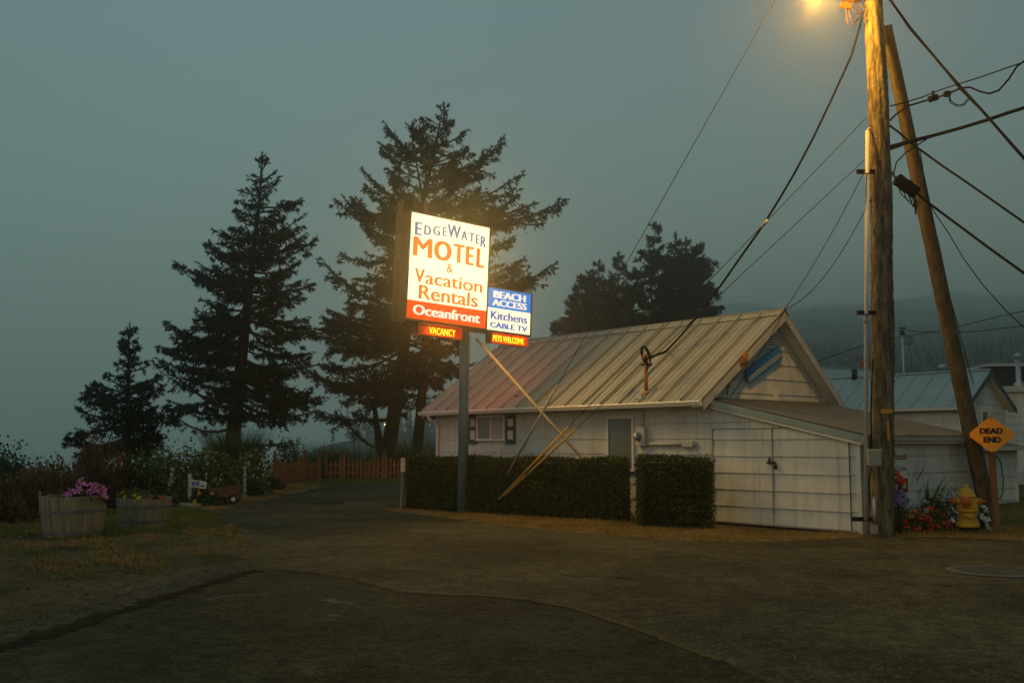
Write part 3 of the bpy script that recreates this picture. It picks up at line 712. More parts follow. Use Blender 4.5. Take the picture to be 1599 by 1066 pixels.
stripe(-.038, -.022, M_trim, 'stripe'); stripe(-.068, -.040, M_navy, 'stripe'); stripe(-.088, -.070, M_trim, 'stripe')
# lean-to: front wall flush with the cottage front, roof falling away from the gable
SX = LW+GO-.02+3.32; ZT0, ZT1 = 2.62, 1.80
lean = []
zr = lambda x: ZT0+(ZT1-ZT0)*(x-LW)/(SX+.18-LW)
LY = 4.25
mb = MB()
dl0, dl1, dr1 = hl(1115.5, 700).x, hl(1207.5, 700).x, hl(1327, 700).x
dzt = hl(1150, 669).z
siding(mb, [(LW, 0.04), (SX, 0.04), (SX, zr(SX)-.10), (LW, zr(LW)-.10)], (0, 0, 0), X3, FN)
siding(mb, [(0, 0), (LY, 0), (LY, zr(SX)-.10), (0, zr(SX)-.10)], (SX, 0, 0), Y3, X3)
mb.add([(LW, LY, 0), (SX, LY, 0), (SX, LY, zr(SX)-.1), (LW, LY, zr(LW)-.1)], [(0, 1, 2, 3)])
mb.box((SX+.012, -.012, (zr(SX)-.1)/2), (.075, .06, zr(SX)-.1))
lw = mb.build('lean_to_wall', M_white, house)
mb = MB(); p0 = Vector((SX+.18, -.10, ZT1)); sl = Vector((LW-SX-.18, 0, ZT0-ZT1))
ribbed(mb, p0, Vector((0, LY+.25, 0)), sl, .30, .075, .018, .014)
lr = mb.build('lean_to_roof', M_roof3, house)
mb = MB()
mb.prism([(LW+.02, -.125, ZT0+.0), (SX+.18, -.125, ZT1+.0), (SX+.18, -.125, ZT1-.13), (LW+.02, -.125, ZT0-.13)], (0, .02, 0))
mb.build('roof_edge_flashing', M_roof2, lr)
mb = MB()
mb.prism([(LW+.02, -.10, ZT0-.10), (SX+.12, -.10, ZT1-.10), (SX+.12, -.10, ZT1-.18), (LW+.02, -.10, ZT0-.18)], (0, .095, 0))
mb.prism([(SX+.13, -.10, ZT1-.02), (SX+.13, LY+.1, ZT1-.02), (SX+.13, LY+.1, ZT1-.15), (SX+.13, -.10, ZT1-.15)], (.03, 0, 0))
mb.box((SX+.07, LY/2, ZT1-.14), (.12, LY+.2, .02))
mb.build('fascia', M_trim, house)
mb = MB(); mb.prism([(SX+.17, y, z) for y, z in ((-.1, 0), (LY+.12, 0))] + [(SX+.27, LY+.12, ZT1-.02), (SX+.27, -.1, ZT1-.02)], (0, 0, .01)) if False else None
mb = MB(); mb.prism([(SX+.165, -.1, ZT1-.02), (SX+.225, -.1, ZT1-.02), (SX+.21, -.1, ZT1-.10), (SX+.165, -.1, ZT1-.10)], (0, LY+.25, 0)); mb.build('lean_to_gutter', M_trim2, house)
# double doors cut from the same boards
for k, (a, b) in enumerate(((dl0, dl1-.008), (dl1+.008, dr1))):
    zt = dzt; mb = MB()
    top = [(a, min(zt, zr(a)-.13)), (b, min(zt, zr(b)-.13))]
    poly = [(a, .07-.0*k), (b, .07)] + ([(b, top[1][1])] + ([(min(b, LW+(ZT0-.13-zt)*(SX+.18-LW)/(ZT0-ZT1)), zt)] if top[1][1] < zt-.01 else []) + [(a, top[0][1])])
    siding(mb, poly, (0, -.018, 0), X3, FN, z0=.055+.006*k)
    dr = mb.build('door', M_white, house)
    Mg = mat('grimy_gap', (.17, .165, .14), rough=.9)
    mb = MB(); mb.box((a-.003, -.030, (poly[0][1]+top[0][1])/2), (.007, .046, top[0][1]-poly[0][1])); mb.build('jamb_gap', Mg, dr)
    if k: mb = MB(); mb.box((b+.004, -.030, (poly[1][1]+top[1][1])/2), (.006, .046, top[1][1]-poly[1][1])); mb.build('jamb_gap', Mg, dr)
    xe_ = min(b, LW+(ZT0-.13-zt)*(SX+.18-LW)/(ZT0-ZT1)); mb = MB(); mb.prism([(a, -.046, zt+.006), (xe_, -.046, zt+.006), (xe_, -.046, zt-.002), (a, -.046, zt-.002)], (0, .042, 0)); mb.build('head_gap', Mg, dr)
    if k == 0:
        q = hl(1208, 722); mb = MB(); mb.box((q.x-.02, -.055, q.z), (.20, .02, .05)); mb.box((q.x-.06, -.05, q.z+.05), (.04, .02, .09))
        mb.tube([(q.x+.08, -.065, q.z), (q.x+.07, -.07, q.z-.05), (q.x+.11, -.07, q.z-.05), (q.x+.10, -.065, q.z)], .01, 5); mb.box((q.x+.09, -.07, q.z-.09), (.07, .03, .07))
        mb.build('hasp_and_padlock', M_dark, dr)
mb = MB()       # dark gaps: sill skirt below the boards and the strip over the doors
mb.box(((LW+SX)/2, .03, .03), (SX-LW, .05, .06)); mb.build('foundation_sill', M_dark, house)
# painted board and letters on the end wall of the lean-to
def sl_(px, py, x=SX+.03): return HI @ onplane(px, py, HM @ Vector((x, 0, 0)), U)
def text(s, parent, m, box, frame, bold=0.0, name='lettering', depth=.003, spread=0.0, ncopy=3, fit=True):
    """lettering fitted into box (x0, x1, z0, z1) of the plane frame(x, z, out) -> point"""
    cu = bpy.data.curves.new('t', 'FONT'); cu.body = s; cu.offset = bold; cu.resolution_u = 3; cu.fill_mode = 'FRONT'
    ob = bpy.data.objects.new('t', cu); COL.objects.link(ob)
    dg = bpy.context.evaluated_depsgraph_get(); me = bpy.data.meshes.new_from_object(ob.evaluated_get(dg))
    bpy.data.objects.remove(ob); bpy.data.curves.remove(cu)
    v = np.array([q.co[:] for q in me.vertices]); lo, hi = v.min(0), v.max(0)
    vs = []; fs = []
    x0, x1, z0, z1 = box
    for c in range(ncopy if spread else 1):
        dx = (c/(max(1, ncopy-1))-.5)*spread if spread else 0
        b = len(vs)
        for q in v:
            X_ = x0+spread/2+(q[0]-lo[0])/(hi[0]-lo[0])*(x1-x0-spread)+dx; Z_ = z0+(q[1]-lo[1])/(hi[1]-lo[1])*(z1-z0)
            vs.append(frame(X_, Z_, depth+.0012*c))
        fs += [[b+i for i in p.vertices] for p in me.polygons]
    bpy.data.meshes.remove(me)
    mb = MB(); mb.add(vs, fs); return mb.build(name, m, parent)
a, b = sl_(1386, 700), sl_(1417, 770)
wb = empty('painted_wall_board', HM @ Vector((SX+.03, (a.y+b.y)/2-.25, b.z)), 'white board with hand painted red lettering on the end wall behind the utility pole', 'sign', (0, 0, PHI))
WBI = (Matrix.Translation(HM @ Vector((SX+.03, (a.y+b.y)/2-.25, b.z))) @ Matrix.Rotation(PHI, 4, 'Z')).inverted()
oy = (a.y+b.y)/2-.25; oz = b.z
mb = MB(); mb.box((.0, (b.y-oy-.75)/2, (a.z-b.z)/2), (.02, b.y-oy+.75, a.z-b.z)); mb.build('board', M_trim, wb)
def fr(X_, Z_, o): return (.011+o, X_-oy, Z_-oz)
def tb(x0, x1, y0, y1):
    p, q = sl_(x0, y1), sl_(x1, y0); return (p.y, q.y, p.z, q.z)
M_rtxt = mat('dark_red_paint', (.20, .035, .025), rough=.8); M_dtxt = mat('dark_blue_paint_thin', (.05, .06, .09), rough=.8)
text('Rentals', wb, M_rtxt, tb(1397, 1414, 706.5, 718), fr, .01)
text('d Corner', wb, M_dtxt, tb(1397, 1414, 726, 735), fr, -.005)
text('NET', wb, M_dtxt, tb(1396, 1405, 738, 743.5), fr, .01)
p, q = sl_(1384, 770), sl_(1415.5, 746)
mb = MB(); mb.box((.014, (p.y+q.y)/2-oy, (p.z+q.z)/2-oz), (.02, q.y-p.y, q.z-p.z)); rp = mb.build('red_panel', mat('red_sign_paint', (.22, .025, .015), (.28, .035, .02), scale=6, rough=.6), wb)
text('e', wb, M_trim, tb(1396, 1399.5, 755.5, 762), lambda X_, Z_, o: (.026+o, X_-oy, Z_-oz), .02)
text('s', wb, M_trim, tb(1408.5, 1412.5, 752, 762), lambda X_, Z_, o: (.026+o, X_-oy, Z_-oz), .02)

# second cottage behind, parallel to the first
B2 = P(1509, 634, 36); B2.z = 0; E2 = P(1509, 634, 36).z; L2 = 15.0; W2 = 3.9; R2 = P(1548.5, 578, 37.2).z
h2o = B2-U*(L2+.3)+NN*.3
h2 = empty('rear_cottage', h2o, 'white cottage with teal ribbed metal roof behind the first cottage', 'house', (0, 0, PHI))
H2M = Matrix.Translation(h2o) @ Matrix.Rotation(PHI, 4, 'Z'); H2I = H2M.inverted()
ry = W2/2-.3; wd = W2-.6; s2 = (R2-E2)/(W2/2)
mb = MB(); siding(mb, [(0, 0), (L2, 0), (L2, E2-.05), (0, E2-.05)], (0, 0, 0), X3, FN)
gz2 = lambda y: E2+(W2/2-abs(y-ry))*s2-.08
siding(mb, [(0, 0), (wd, 0), (wd, gz2(wd)), (ry, gz2(ry)), (0, gz2(0))], (L2, 0, 0), Y3, X3)
mb.add([(0, wd, 0), (L2, wd, 0), (L2, wd, gz2(wd)), (0, wd, gz2(wd))], [(0, 1, 2, 3)])
mb.add([(0, 0, 0), (0, wd, 0), (0, wd, gz2(wd)), (0, ry, gz2(ry)), (0, 0, gz2(0))], [(0, 1, 2, 3, 4)])
mb.build('wall', M_white, h2)
mb = MB()
for ye in (-.3, wd+.3): ribbed(mb, (-.3, ye, E2), Vector((L2+.6, 0, 0)), Vector((0, ry-ye, R2-E2)), .75, .0, .035)
r2 = mb.build('roof', M_roof2, h2)
mb = MB(); mb.tube([(-.3, ry, R2+.03), (L2+.3, ry, R2+.03)], .05, 8); mb.build('ridge_cap', M_roof2, r2)
for ye in (-.3, wd+.3): mb = MB(); mb.prism([(L2+.31, ye, E2), (L2+.31, ry, R2), (L2+.31, ry, R2-.2), (L2+.31, ye, E2-.2)], (.025, 0, 0)); mb.build('barge_board', M_blue, h2)
mb = MB()
for ye in (-.3, wd+.3): mb.prism([(L2+.02, ye, E2-.12), (L2+.02, ry, R2-.12), (L2+.02, ry, R2-.14), (L2+.02, ye, E2-.14)], (.27, 0, 0))
mb.prism([(-.3, -.41, E2-.01), (-.3, -.31, E2-.01), (-.3, -.31, E2-.12), (-.3, -.39, E2-.12)], (L2+.6, 0, 0))
mb.build('gutter_and_soffit', M_trim, h2)
q = H2I @ onplane(1536, 657, H2M @ Vector((L2, 0, 0)), U)
mb = MB(); mb.box((L2+.04, q.y, q.z), (.05, .46, .75)); wn = mb.build('window', M_trim, h2)
mb = MB(); mb.box((L2+.064, q.y, q.z), (.006, .36, .65)); mb.build('pane', M_glass, wn)
q = H2I @ onplane(1527, 621, H2M @ Vector((L2, 0, 0)), U)
mb = MB(); mb.box((L2+.04, q.y, q.z), (.05, .30, .42)); gv = mb.build('gable_vent', M_trim, h2)
mb = MB()
for k in range(5): mb.box((L2+.068, q.y, q.z-.14+.07*k), (.012, .22, .02))
mb.build('vent_slats', M_dark, gv)
q = H2I @ onplane(1335.5, 588, H2M @ Vector((0, ry, 0)), NN)
mb = MB(); mb.tube([(q.x, ry-.05, R2-.1), (q.x, ry-.05, R2+.36)], .11, 10); mb.build('vent_pipe', M_dark, h2)
q = H2I @ onplane(1477, 560, H2M @ Vector((0, ry, 0)), NN)
mb = MB(); mb.tube([(q.x, ry+.3, R2-.2), (q.x, ry+.3, R2+.62)], .06, 8); mb.box((q.x-.3, ry+.3, R2+.3), (.25, .1, .12)); mb.build('roof_pipe', M_pvc, h2)
# low annex between the two cottages
aq = P(1586, 740, 29); aq.z = 0; ao = aq-NN*7
ax = empty('low_annex', ao, 'low white clapboard annex with flat roof edge behind the dead end sign', 'shed', (0, 0, PHI))
mb = MB(); siding(mb, [(0, 0), (7, 0), (7, 1.5), (0, 1.5)], (0, 0, 0), Y3, X3); siding(mb, [(-4, 0), (0, 0), (0, 1.5), (-4, 1.5)], (0, 7, 0), X3, Y3)
mb.add([(-4, 0, 0), (0, 0, 0), (0, 0, 1.5), (-4, 0, 1.5)], [(0, 1, 2, 3)]); mb.box((.01, 7.0, .75), (.08, .08, 1.5)); mb.build('wall', M_white, ax)
mb = MB(); ribbed(mb, (.22, -.1, 1.56), Vector((0, 7.3, 0)), Vector((-4.4, 0, .9)), .4, .1, .02, .015); mb.build('roof', M_roof3, ax)
mb = MB(); mb.box((.26, 3.55, 1.52), (.09, 7.3, .11)); mb.build('gutter', M_trim2, ax)
q = ax.matrix_world
hz = onplane(1549, 735, ao, U); hz = (Matrix.Translation(ao) @ Matrix.Rotation(PHI, 4, 'Z')).inverted() @ hz
t = empty('garden_hose', aq-NN*1.3+U*.12+Vector((0, 0, .1)), 'green garden hose hanging on the annex wall beside the dead end sign post', 'hose', (0, 0, PHI))
mb = MB(); mb.tube([(.03, -.35, 1.15), (.03, -.1, 1.2), (.03, .12, 1.0), (.03, .2, .6), (.03, .14, .2), (.03, -.1, .04)], .022, 6); mb.build('hose', mat('green_hose_rubber', (.02, .16, .06), rough=.5), t)
# teal hip roofed house and brick chimney further back
c0 = P(1250, 600, 55); c0.z = 0
h3 = empty('hip_roof_house', c0, 'house with teal hip roof and brick chimney showing over the rear cottage', 'house', (0, 0, R(-18)))
zt = P(1275, 568, 55).z; mb = MB(); mb.box((3.2, 3.5, 1.4), (8.6, 7, 2.8)); mb.build('wall', M_white, h3)
mb = MB(); ez = 3.2
E4 = [(-1.4, -.4, ez), (8.0, -.4, ez), (8.0, 7.4, ez), (-1.4, 7.4, ez)]; r1, r2_ = (-.4, 2.6, zt+.12), (4.3, 3.5, zt-.25)
mb.add(E4+[r1, r2_], [(0, 1, 5, 4), (1, 2, 5), (2, 3, 4, 5), (3, 0, 4)]); r3 = mb.build('roof', M_roof2, h3)
mb = MB(); mb.tube([r1, r2_, E4[1]], .07, 6); mb.tube([r1, E4[0]], .07, 6); mb.build('ridge_cap', mat('teal_ridge_cap', (.11, .24, .27), rough=.5), r3)
ch0 = Matrix.Translation(c0) @ Matrix.Rotation(R(-18), 4, 'Z'); q = ch0.inverted() @ P(1353, 575, 59)
mb = MB(); mb.box((q.x, q.y, q.z-.9), (.75, .75, 2.6)); ch = mb.build('chimney', M_brk, h3)
mb = MB(); mb.box((q.x, q.y, q.z+.50), (.66, .66, .22)); mb.box((q.x, q.y, q.z+.65), (1.0, 1.0, .09)); mb.build('chimney_cap', M_conc, ch)
# flat roofed pale building and dark roofed one at the right edge
c0 = P(1566, 690, 42); c0.z = 0
h4 = empty('flat_roof_building', c0, 'pale clapboard building with flat roof running out of the right edge', 'building', (0, 0, R(-8)))
zt = P(1570, 603, 42).z; mb = MB()
siding(mb, [(0, 0), (9, 0), (9, zt-.25), (0, zt-.25)], (0, 0, 0), X3, FN); mb.add([(0, 6, 0), (0, 0, 0), (0, 0, zt-.25), (0, 6, zt-.25)], [(0, 1, 2, 3)]); mb.build('wall', M_white, h4)
mb = MB(); mb.box((4.4, 3, zt-.12), (9.4, 6.4, .24)); mb.build('roof', M_trim2, h4)
mb = MB(); q = (Matrix.Translation(c0) @ Matrix.Rotation(R(-8), 4, 'Z')).inverted() @ P(1591, 600, 43.5)
mb.lathe([(.22, -.1), (.2, .22), (.11, .3), (.10, 1.30)], 12, (q.x, q.y, zt)); mb.lathe([(.18, 1.34), (.18, 1.42), (.06, 1.52)], 12, (q.x, q.y, zt)); mb.tube([(q.x, q.y, zt+1.25), (q.x, q.y, zt+1.4)], .05, 6)
mb.build('flue_pipe', M_galv, h4)
c0 = P(1546, 600, 52); zt = P(1546, 569, 52).z; c0.z = 0
h5 = empty('dark_roof_building', c0, 'dark roofed building with a pale roof edge behind the flat roofed one', 'building', (0, 0, R(-6)))
mb = MB(); mb.box((5, 3, zt/2-.1), (10, 6, zt-.2)); mb.build('wall', mat('dark_shingle_wall', (.02, .022, .02), (.035, .035, .03), scale=3, rough=.95), h5)
mb = MB(); mb.box((5, 2.9, zt-.04), (10.4, 6.4, .14)); mb.build('roof', M_trim2, h5)

# ------------------------------------------------------------------ the motel sign
sign = empty('motel_sign', (0, 0, 0), 'lit roadside motel sign on a blue steel pole with neon boxes under it', 'sign')
pb = G(721, 801.5); sign.location = pb
SI = Matrix.Translation(-pb)
a, b = P(634, 496, 23.3), P(758, 513, 24.64); ex = (b-a).normalized(); tl = P(638.5, 330, 23.32)
ey = (tl-a); ey = (ey-ex*ey.dot(ex)).normalized(); ez_ = ex.cross(ey)        # ez_ faces the camera
SW, SH = (b-a).length, (tl-a).length
SD = .32
so_ = a-pb
def sp(x_, z_, out=0.0, o=so_): return o+ex*x_+ey*z_+ez_*out
def slab(mb, x0, x1, z0, z1, o0, o1, o=so_):
    vs = [sp(x, z, q, o) for q in (o0, o1) for x, z in ((x0, z0), (x1, z0), (x1, z1), (x0, z1))]
    mb.add(vs, [(3, 2, 1, 0), (4, 5, 6, 7), (0, 1, 5, 4), (1, 2, 6, 5), (2, 3, 7, 6), (3, 0, 4, 7)])
def cabinet(o, W_, H_, D_, nm, f=.035):
    mb = MB()
    for x0, x1, z0, z1 in ((-f, W_+f, -f*1.6, 0), (-f, W_+f, H_, H_+f), (-f, 0, 0, H_), (W_, W_+f, 0, H_)): slab(mb, x0, x1, z0, z1, -D_-.02, .02, o)
    return mb.build(nm, M_frame, sign)
E_white = emis('lit_white_acrylic', (1, .93, .56), 1.32); E_wtxt = emis('lit_white_letters', (1, .93, .72), 1.0); E_red = emis('lit_red_acrylic', (1, .075, .004), .95)
E_blue = emis('lit_blue_acrylic', (.03, .27, .80), .80); E_otxt = emis('lit_orange_letters', (1, .17, .006), .80)
E_btxt = emis('lit_slate_blue_letters', (.10, .16, .36), .85); E_btx2 = emis('lit_blue_letters', (.055, .12, .50), .9)
E_neon = emis('orange_neon_tube', (1, .15, .004), 20)
cab = cabinet(so_, SW, SH, SD, 'cabinet')
mb = MB(); slab(mb, 0, SW, SH*.175, SH, -SD, 0); mb.build('sign_face', E_white, sign)
mb = MB(); slab(mb, 0, SW, 0, SH*.174, -SD, 0); mb.build('sign_band', E_red, sign)
def lines(o, W_, H_, items):
    for s, u0, u1, v0, v1, m, bold, spr in items:
        text(s, sign, m, (u0*W_, u1*W_, (1-v1)*H_, (1-v0)*H_), lambda x_, z_, q: sp(x_, z_, q, o), bold, 'lettering', .004, spr*W_)
lines(so_, SW, SH, [
  ('E', .05, .135, .085, .208, E_btxt, 0, .016), ('D', .163, .25, .100, .190, E_btxt, 0, .012), ('G', .273, .362, .088, .176, E_btxt, 0, .010), ('E', .392, .445, .083, .168, E_btxt, 0, .012),
  ('W', .45, .625, .045, .168, E_btxt, 0, .012), ('A', .63, .715, .080, .168, E_btxt, 0, .010), ('T', .73, .805, .084, .173, E_btxt, 0, .012), ('E', .82, .872, .090, .182, E_btxt, 0, .012), ('R', .885, .96, .096, .200, E_btxt, 0, .012),
  ('M', .04, .275, .225, .405, E_otxt, 0, .022), ('O', .295, .52, .220, .408, E_otxt, 0, .030), ('T', .54, .68, .222, .402, E_otxt, 0, .026), ('E', .70, .805, .222, .404, E_otxt, 0, .026), ('L', .84, .945, .225, .410, E_otxt, 0, .026),
  ('&', .462, .545, .428, .512, E_otxt, 0, .004),
  ('V', .075, .20, .522, .652, E_otxt, 0, .012), ('acation', .205, .935, .540, .656, E_otxt, 0, .010),
  ('Rentals', .135, .885, .672, .806, E_otxt, 0, .012), ('Oceanfront', .075, .925, .862, .956, E_wtxt, .0, .016)])
# small sign
a2, b2_ = P(759.5, 514, 24.66), P(829.5, 523.5, 25.4); t2 = P(763, 448, 24.66); s2o = a2-pb; W2_, H2_ = (b2_-a2).length, (t2-a2).length
cabinet(s2o, W2_, H2_, .26, 'beach_access_cabinet', .03)
mb = MB(); slab(mb, 0, W2_, H2_*.533, H2_, -.26, 0, s2o); mb.build('blue_panel', E_blue, sign)
mb = MB(); slab(mb, 0, W2_, 0, H2_*.532, -.26, 0, s2o); mb.build('white_panel', E_white, sign)
lines(s2o, W2_, H2_, [('BEACH', .12, .88, .055, .225, E_wtxt, .0, .035), ('ACCESS', .10, .91, .258, .412, E_wtxt, .0, .03),
  ('Kitchens', .08, .93, .545, .735, E_btx2, .004, .016), ('CABLE TV', .07, .94, .805, .935, E_btx2, .010, .016)])
# unseen area lamps added just outside the faces, throwing the sign's light
def facelamp(nm, o, W_, H_, out, watts, col):
    l = bpy.data.lights.new(nm, 'AREA'); l.shape = 'RECTANGLE'; l.size = W_; l.size_y = H_; l.energy = watts; l.color = col
    ob = bpy.data.objects.new(nm, l); COL.objects.link(ob); ob.parent = sign
    d = -ez_ if out > 0 else ez_
    xx = -ex if out > 0 else ex
    ob.matrix_parent_inverse = Matrix.Identity(4)
    M_ = Matrix((xx, ey, d)).transposed().to_4x4(); M_.translation = sp(W_/2, H_/2, out, o); ob.matrix_local = M_
    return ob
# neon boxes
M_nbox = mat('orange_neon_box', (.80, .20, .04), (.86, .24, .05), scale=6, rough=.5)
def neon(c4, d0, d1, dep, nm, items):
    (tlx, tly), (trx, try_), (brx, bry), (blx, bly) = c4
    A_, B_ = P(blx, bly, d0), P(brx, bry, d1); Tq = P(tlx, tly, d0); o = A_-pb; W_, H_ = (B_-A_).length, (Tq-A_).length
    mb = MB(); slab(mb, 0, W_, 0, H_, -dep, -dep+.02, o)
    for x0, x1, z0, z1 in ((-.02, W_+.02, -.025, 0), (-.02, W_+.02, H_, H_+.02), (-.02, 0, 0, H_), (W_, W_+.02, 0, H_)): slab(mb, x0, x1, z0, z1, -dep, .03, o)
    bx_ = mb.build(nm, M_nbox, sign)
    for s, u0, u1, v0, v1, m, bold, spr in items:
        text(s, bx_, m, (u0*W_, u1*W_, (1-v1)*H_, (1-v0)*H_), lambda x_, z_, q: sp(x_, z_, q-.015, o), bold, 'neon_letters', .0, spr)
    # neon on the far side too
    for s, u0, u1, v0, v1, m, bold, spr in items[-1:]:
        text(s, bx_, m, (u0*W_, u1*W_, (1-v1)*H_, (1-v0)*H_), lambda x_, z_, q: sp(W_-x_, z_, -dep-.03-q, o), bold, 'neon_letters', .0, spr)
    nl = facelamp('neon_lamp', o, W_, H_, .06, 13, (1, .13, .01)); facelamp('neon_lamp', o, W_, H_, -dep-.08, 26, (1, .10, .03))
    return o, W_, H_
M_unlit = mat('unlit_neon_glass', (.35, .07, .02), rough=.3)
neon([(655.5, 505), (720.5, 513), (719.5, 529), (654, 520.5)], 23.6, 24.3, .14, 'vacancy_box', [('NO', .05, .18, .18, .80, M_unlit, -.02, 0), ('VACANCY', .25, .87, .18, .86, E_neon, -.014, 0)])
neon([(768.5, 519.5), (825.5, 527), (824.5, 541), (767.5, 533.5)], 24.8, 25.35, .12, 'pets_welcome_box', [('PETS WELCOME', .06, .94, .20, .82, E_neon, -.012, 0)])
mb = MB()
A_ = P(646, 512, 23.6)-pb; mb.box(A_+Vector((.02, .1, 0)), (.16, .2, .24)); mb.build('transformer_box', M_frame, sign); mb = MB(); A_ = P(761, 527, 24.8)-pb; mb.box(A_+Vector((.02, .1, 0)), (.14, .2, .26))
mb.build('transformer_box', M_frame, sign)
# post, side post, strut
top = P(731, 508, 24.45)-pb-ez_*.16
mb = MB(); mb.tube([(0, 0, -.3), top-Vector((0, 0, .0))+ (top.normalized()*.05)], .112, 20); post = mb.build('pole', M_spole, sign)
mb = MB(); mb.tube([top-Vector((0, 0, .2))+ex*.16, top*.55+ex*.14, top*.30+ex*.15], .012, 5); q = P(737, 640, 24.4)-pb; mb.build('conduit', M_galv, post)
mb = MB(); slab(mb, -.16, -.06, -.05, SH+.30, -SD-.1, -SD+.02); slab(mb, .45, .53, SH, SH+.35, -SD*.6, -SD*.4); mb.build('edge_post', M_frame, sign)
mb = MB(); mb.tube([P(744, 529, 24.6)-pb, G(1004, 820.5)-pb+Vector((.12, .95, -.1))], .036, 10); mb.build('brace_pipe', mat('brace_pipe_paint', (.27, .24, .165), (.34, .30, .21), scale=6, rough=.5), sign)
mb = MB(); slab(mb, .1, SW+.9, -.10, -.05, -.22, -.10); mb.build('cross_beam', M_frame, sign)
facelamp('sign_lamp', so_+ey*(SH*.175), SW, SH*.82, .03, 340, (1, .58, .12)); facelamp('sign_lamp', so_+ey*(SH*.175), SW, SH*.82, -SD-.03, 22, (1, .5, .2))

# ------------------------------------------------------------------ poles, lamp, wires
def knurl(mb, p0, p1, r0, r1, n=26, m=60, amp=.012, seed=1, path=None):
    rr = random.Random(seed); p0, p1 = Vector(p0), Vector(p1); d = p1-p0; t = d.normalized(); a = t.orthogonal().normalized(); b = t.cross(a); vs = []; fs = []
    gr = [rr.uniform(-1, 1) for _ in range(n)]
    for i in range(m+1):
        f = i/m; r = r0+(r1-r0)*f; c0_ = p0+d*f
        if path:
            j = min(len(path)-2, max(k_ for k_ in range(len(path)-1) if path[k_][0].z <= c0_.z or k_ == 0)); (qa, ra), (qb, rb_) = path[j], path[j+1]; u_ = (c0_.z-qa.z)/(qb.z-qa.z); c0_ = qa.lerp(qb, u_); r = ra+(rb_-ra)*u_
        for k in range(n):
            an = 2*math.pi*k/n; q = r+amp*(gr[k]*.6+rr.uniform(-.5, .5)+.5*math.sin(f*37+k)); vs.append(c0_+(a*math.cos(an)+b*math.sin(an))*q)
    for i in range(m):
        for k in range(n): k2 = (k+1) % n; fs.append((i*n+k, i*n+k2, (i+1)*n+k2, (i+1)*n+k))
    fs.append(tuple(m*n+k for k in range(n)))
    mb.add(vs, fs, True)
pb0 = G(1376.5, 836.5); DP = pb0.y
pt0 = P(1363.5, 0, DP); pdir = (pt0-P(1372, 180, DP)).normalized(); ptop = pt0+pdir*4.2
pole = empty('utility_pole', pb0, 'weathered wooden utility pole carrying wires, amber lit at its top', 'utility pole')
def pp(px, py, dd=0.0): return P(px, py, DP+dd)-pb0
mb = MB(); PPATH = [(Vector((0, 0, -.4)), .208), (Vector((0, 0, 0)), .205), (pp(1378.5, 560), .193), (pp(1375.5, 300), .187), (pp(1372, 180), .181), (pp(1363.5, 0), .160), (ptop-pb0, .13)]
knurl(mb, (0, 0, -.3), (0, 0, (ptop-pb0).z), .205, .135, 44, 260, .016, 3, PPATH); mb.build('shaft', M_pole, pole)
mb = MB(); mb.tube([pp(1352, 836, -.25), pp(1352.5, 500, -.25), pp(1354.5, 205, -.25)], .038, 10); mb.tube([pp(1354.5, 207, -.25), pp(1355, 202, -.22), pp(1359, 200, -.1)], .018, 6)
mb.tube([pp(1352.3, 505, -.25), pp(1352.3, 495, -.25)], .045, 10)
mb.build('riser_conduit', M_pvc, pole)
for y in (268, 488, 810):
    mb = MB(); mb.bar(pp(1338.5 if y < 800 else 1330, y-.3, -.30), pp(1366, y, -.1), .05, .07); mb.bar(pp(1338.5 if y < 800 else 1330, y+3, -.30), pp(1366, y+3, -.30), .05, .012); mb.build('standoff_bracket', M_dark, pole)
mb = MB(); mb.tube([pp(1365.5, 829, -.24), pp(1365.5, 774, -.24)], .03, 8); mb.box(pp(1365.5, 826, -.24), (.10, .08, .16)); mb.build('ground_wire_guard', M_galv, pole)
mb = MB(); mb.tube([pp(1361.5, 726, -.2), pp(1357, 750, -.15), pp(1358, 790, -.15)], .012, 5); mb.tube([pp(1363, 560, -.18), pp(1360, 640, -.2), pp(1361, 705, -.2)], .014, 5); mb.build('loose_cable', M_wire, pole)
mb = MB(); mb.box(pp(1363.5, 714, -.27), (.24, .20, .29)); mb.box(pp(1363.5, 727.5, -.26), (.16, .12, .05))
mb.build('junction_box', mat('putty_plastic_box', (.27, .28, .23), (.33, .33, .27), scale=6, rough=.6), pole, .012)
M_tag = mat('yellow_plastic_tag', (.55, .28, .02), rough=.5)
mb = MB(); mb.box(pp(1384.5, 642, -.215), (.21, .012, .08)); mb.build('pole_tag', M_tag, pole)
mb = MB(); mb.box(pp(1387, 672, -.215), (.035, .012, .36)); mb.build('pole_tag', M_tag, pole)
text('17304', pole, M_blk, (0, .16, 0, .045), lambda x_, z_, o: pp(1384.5, 642, -.223)+Vector((-.08+x_, -o, -.022+z_)), 0, 'tag_lettering') if False else None
mb = MB(); mb.box(pp(1321, 9, -.1), (.21, .10, .10), Matrix.Rotation(R(12), 3, 'Y')); mb.box(pp(1337, -4, -.1), (.18, .12, .16)); mb.tube([pp(1314, 6, -.1), pp(1352, -6, -.02)], .03, 6)
M_rack = mat('dark_rusted_rack', (.045, .022, .006), (.08, .04, .012), scale=9, rough=.9); mb.build('wire_rack', M_rack, pole)
mb = MB()
for (x_, y_, lo_) in ((1321, 14, 42), (1326, 14, 36), (1331, 12, 22), (1336, 6, 18), (1342, 6, 14)):
    mb.tube([pp(x_, y_, -.1), pp(x_+2, lo_-6, -.12), pp(x_+8, lo_, -.1), pp(x_+16 if x_ < 1334 else x_+8, (lo_+24)/2-2, -.12), pp(1349, 20, -.1)], .012, 5)
mb.build('drip_loops', M_rack, pole)
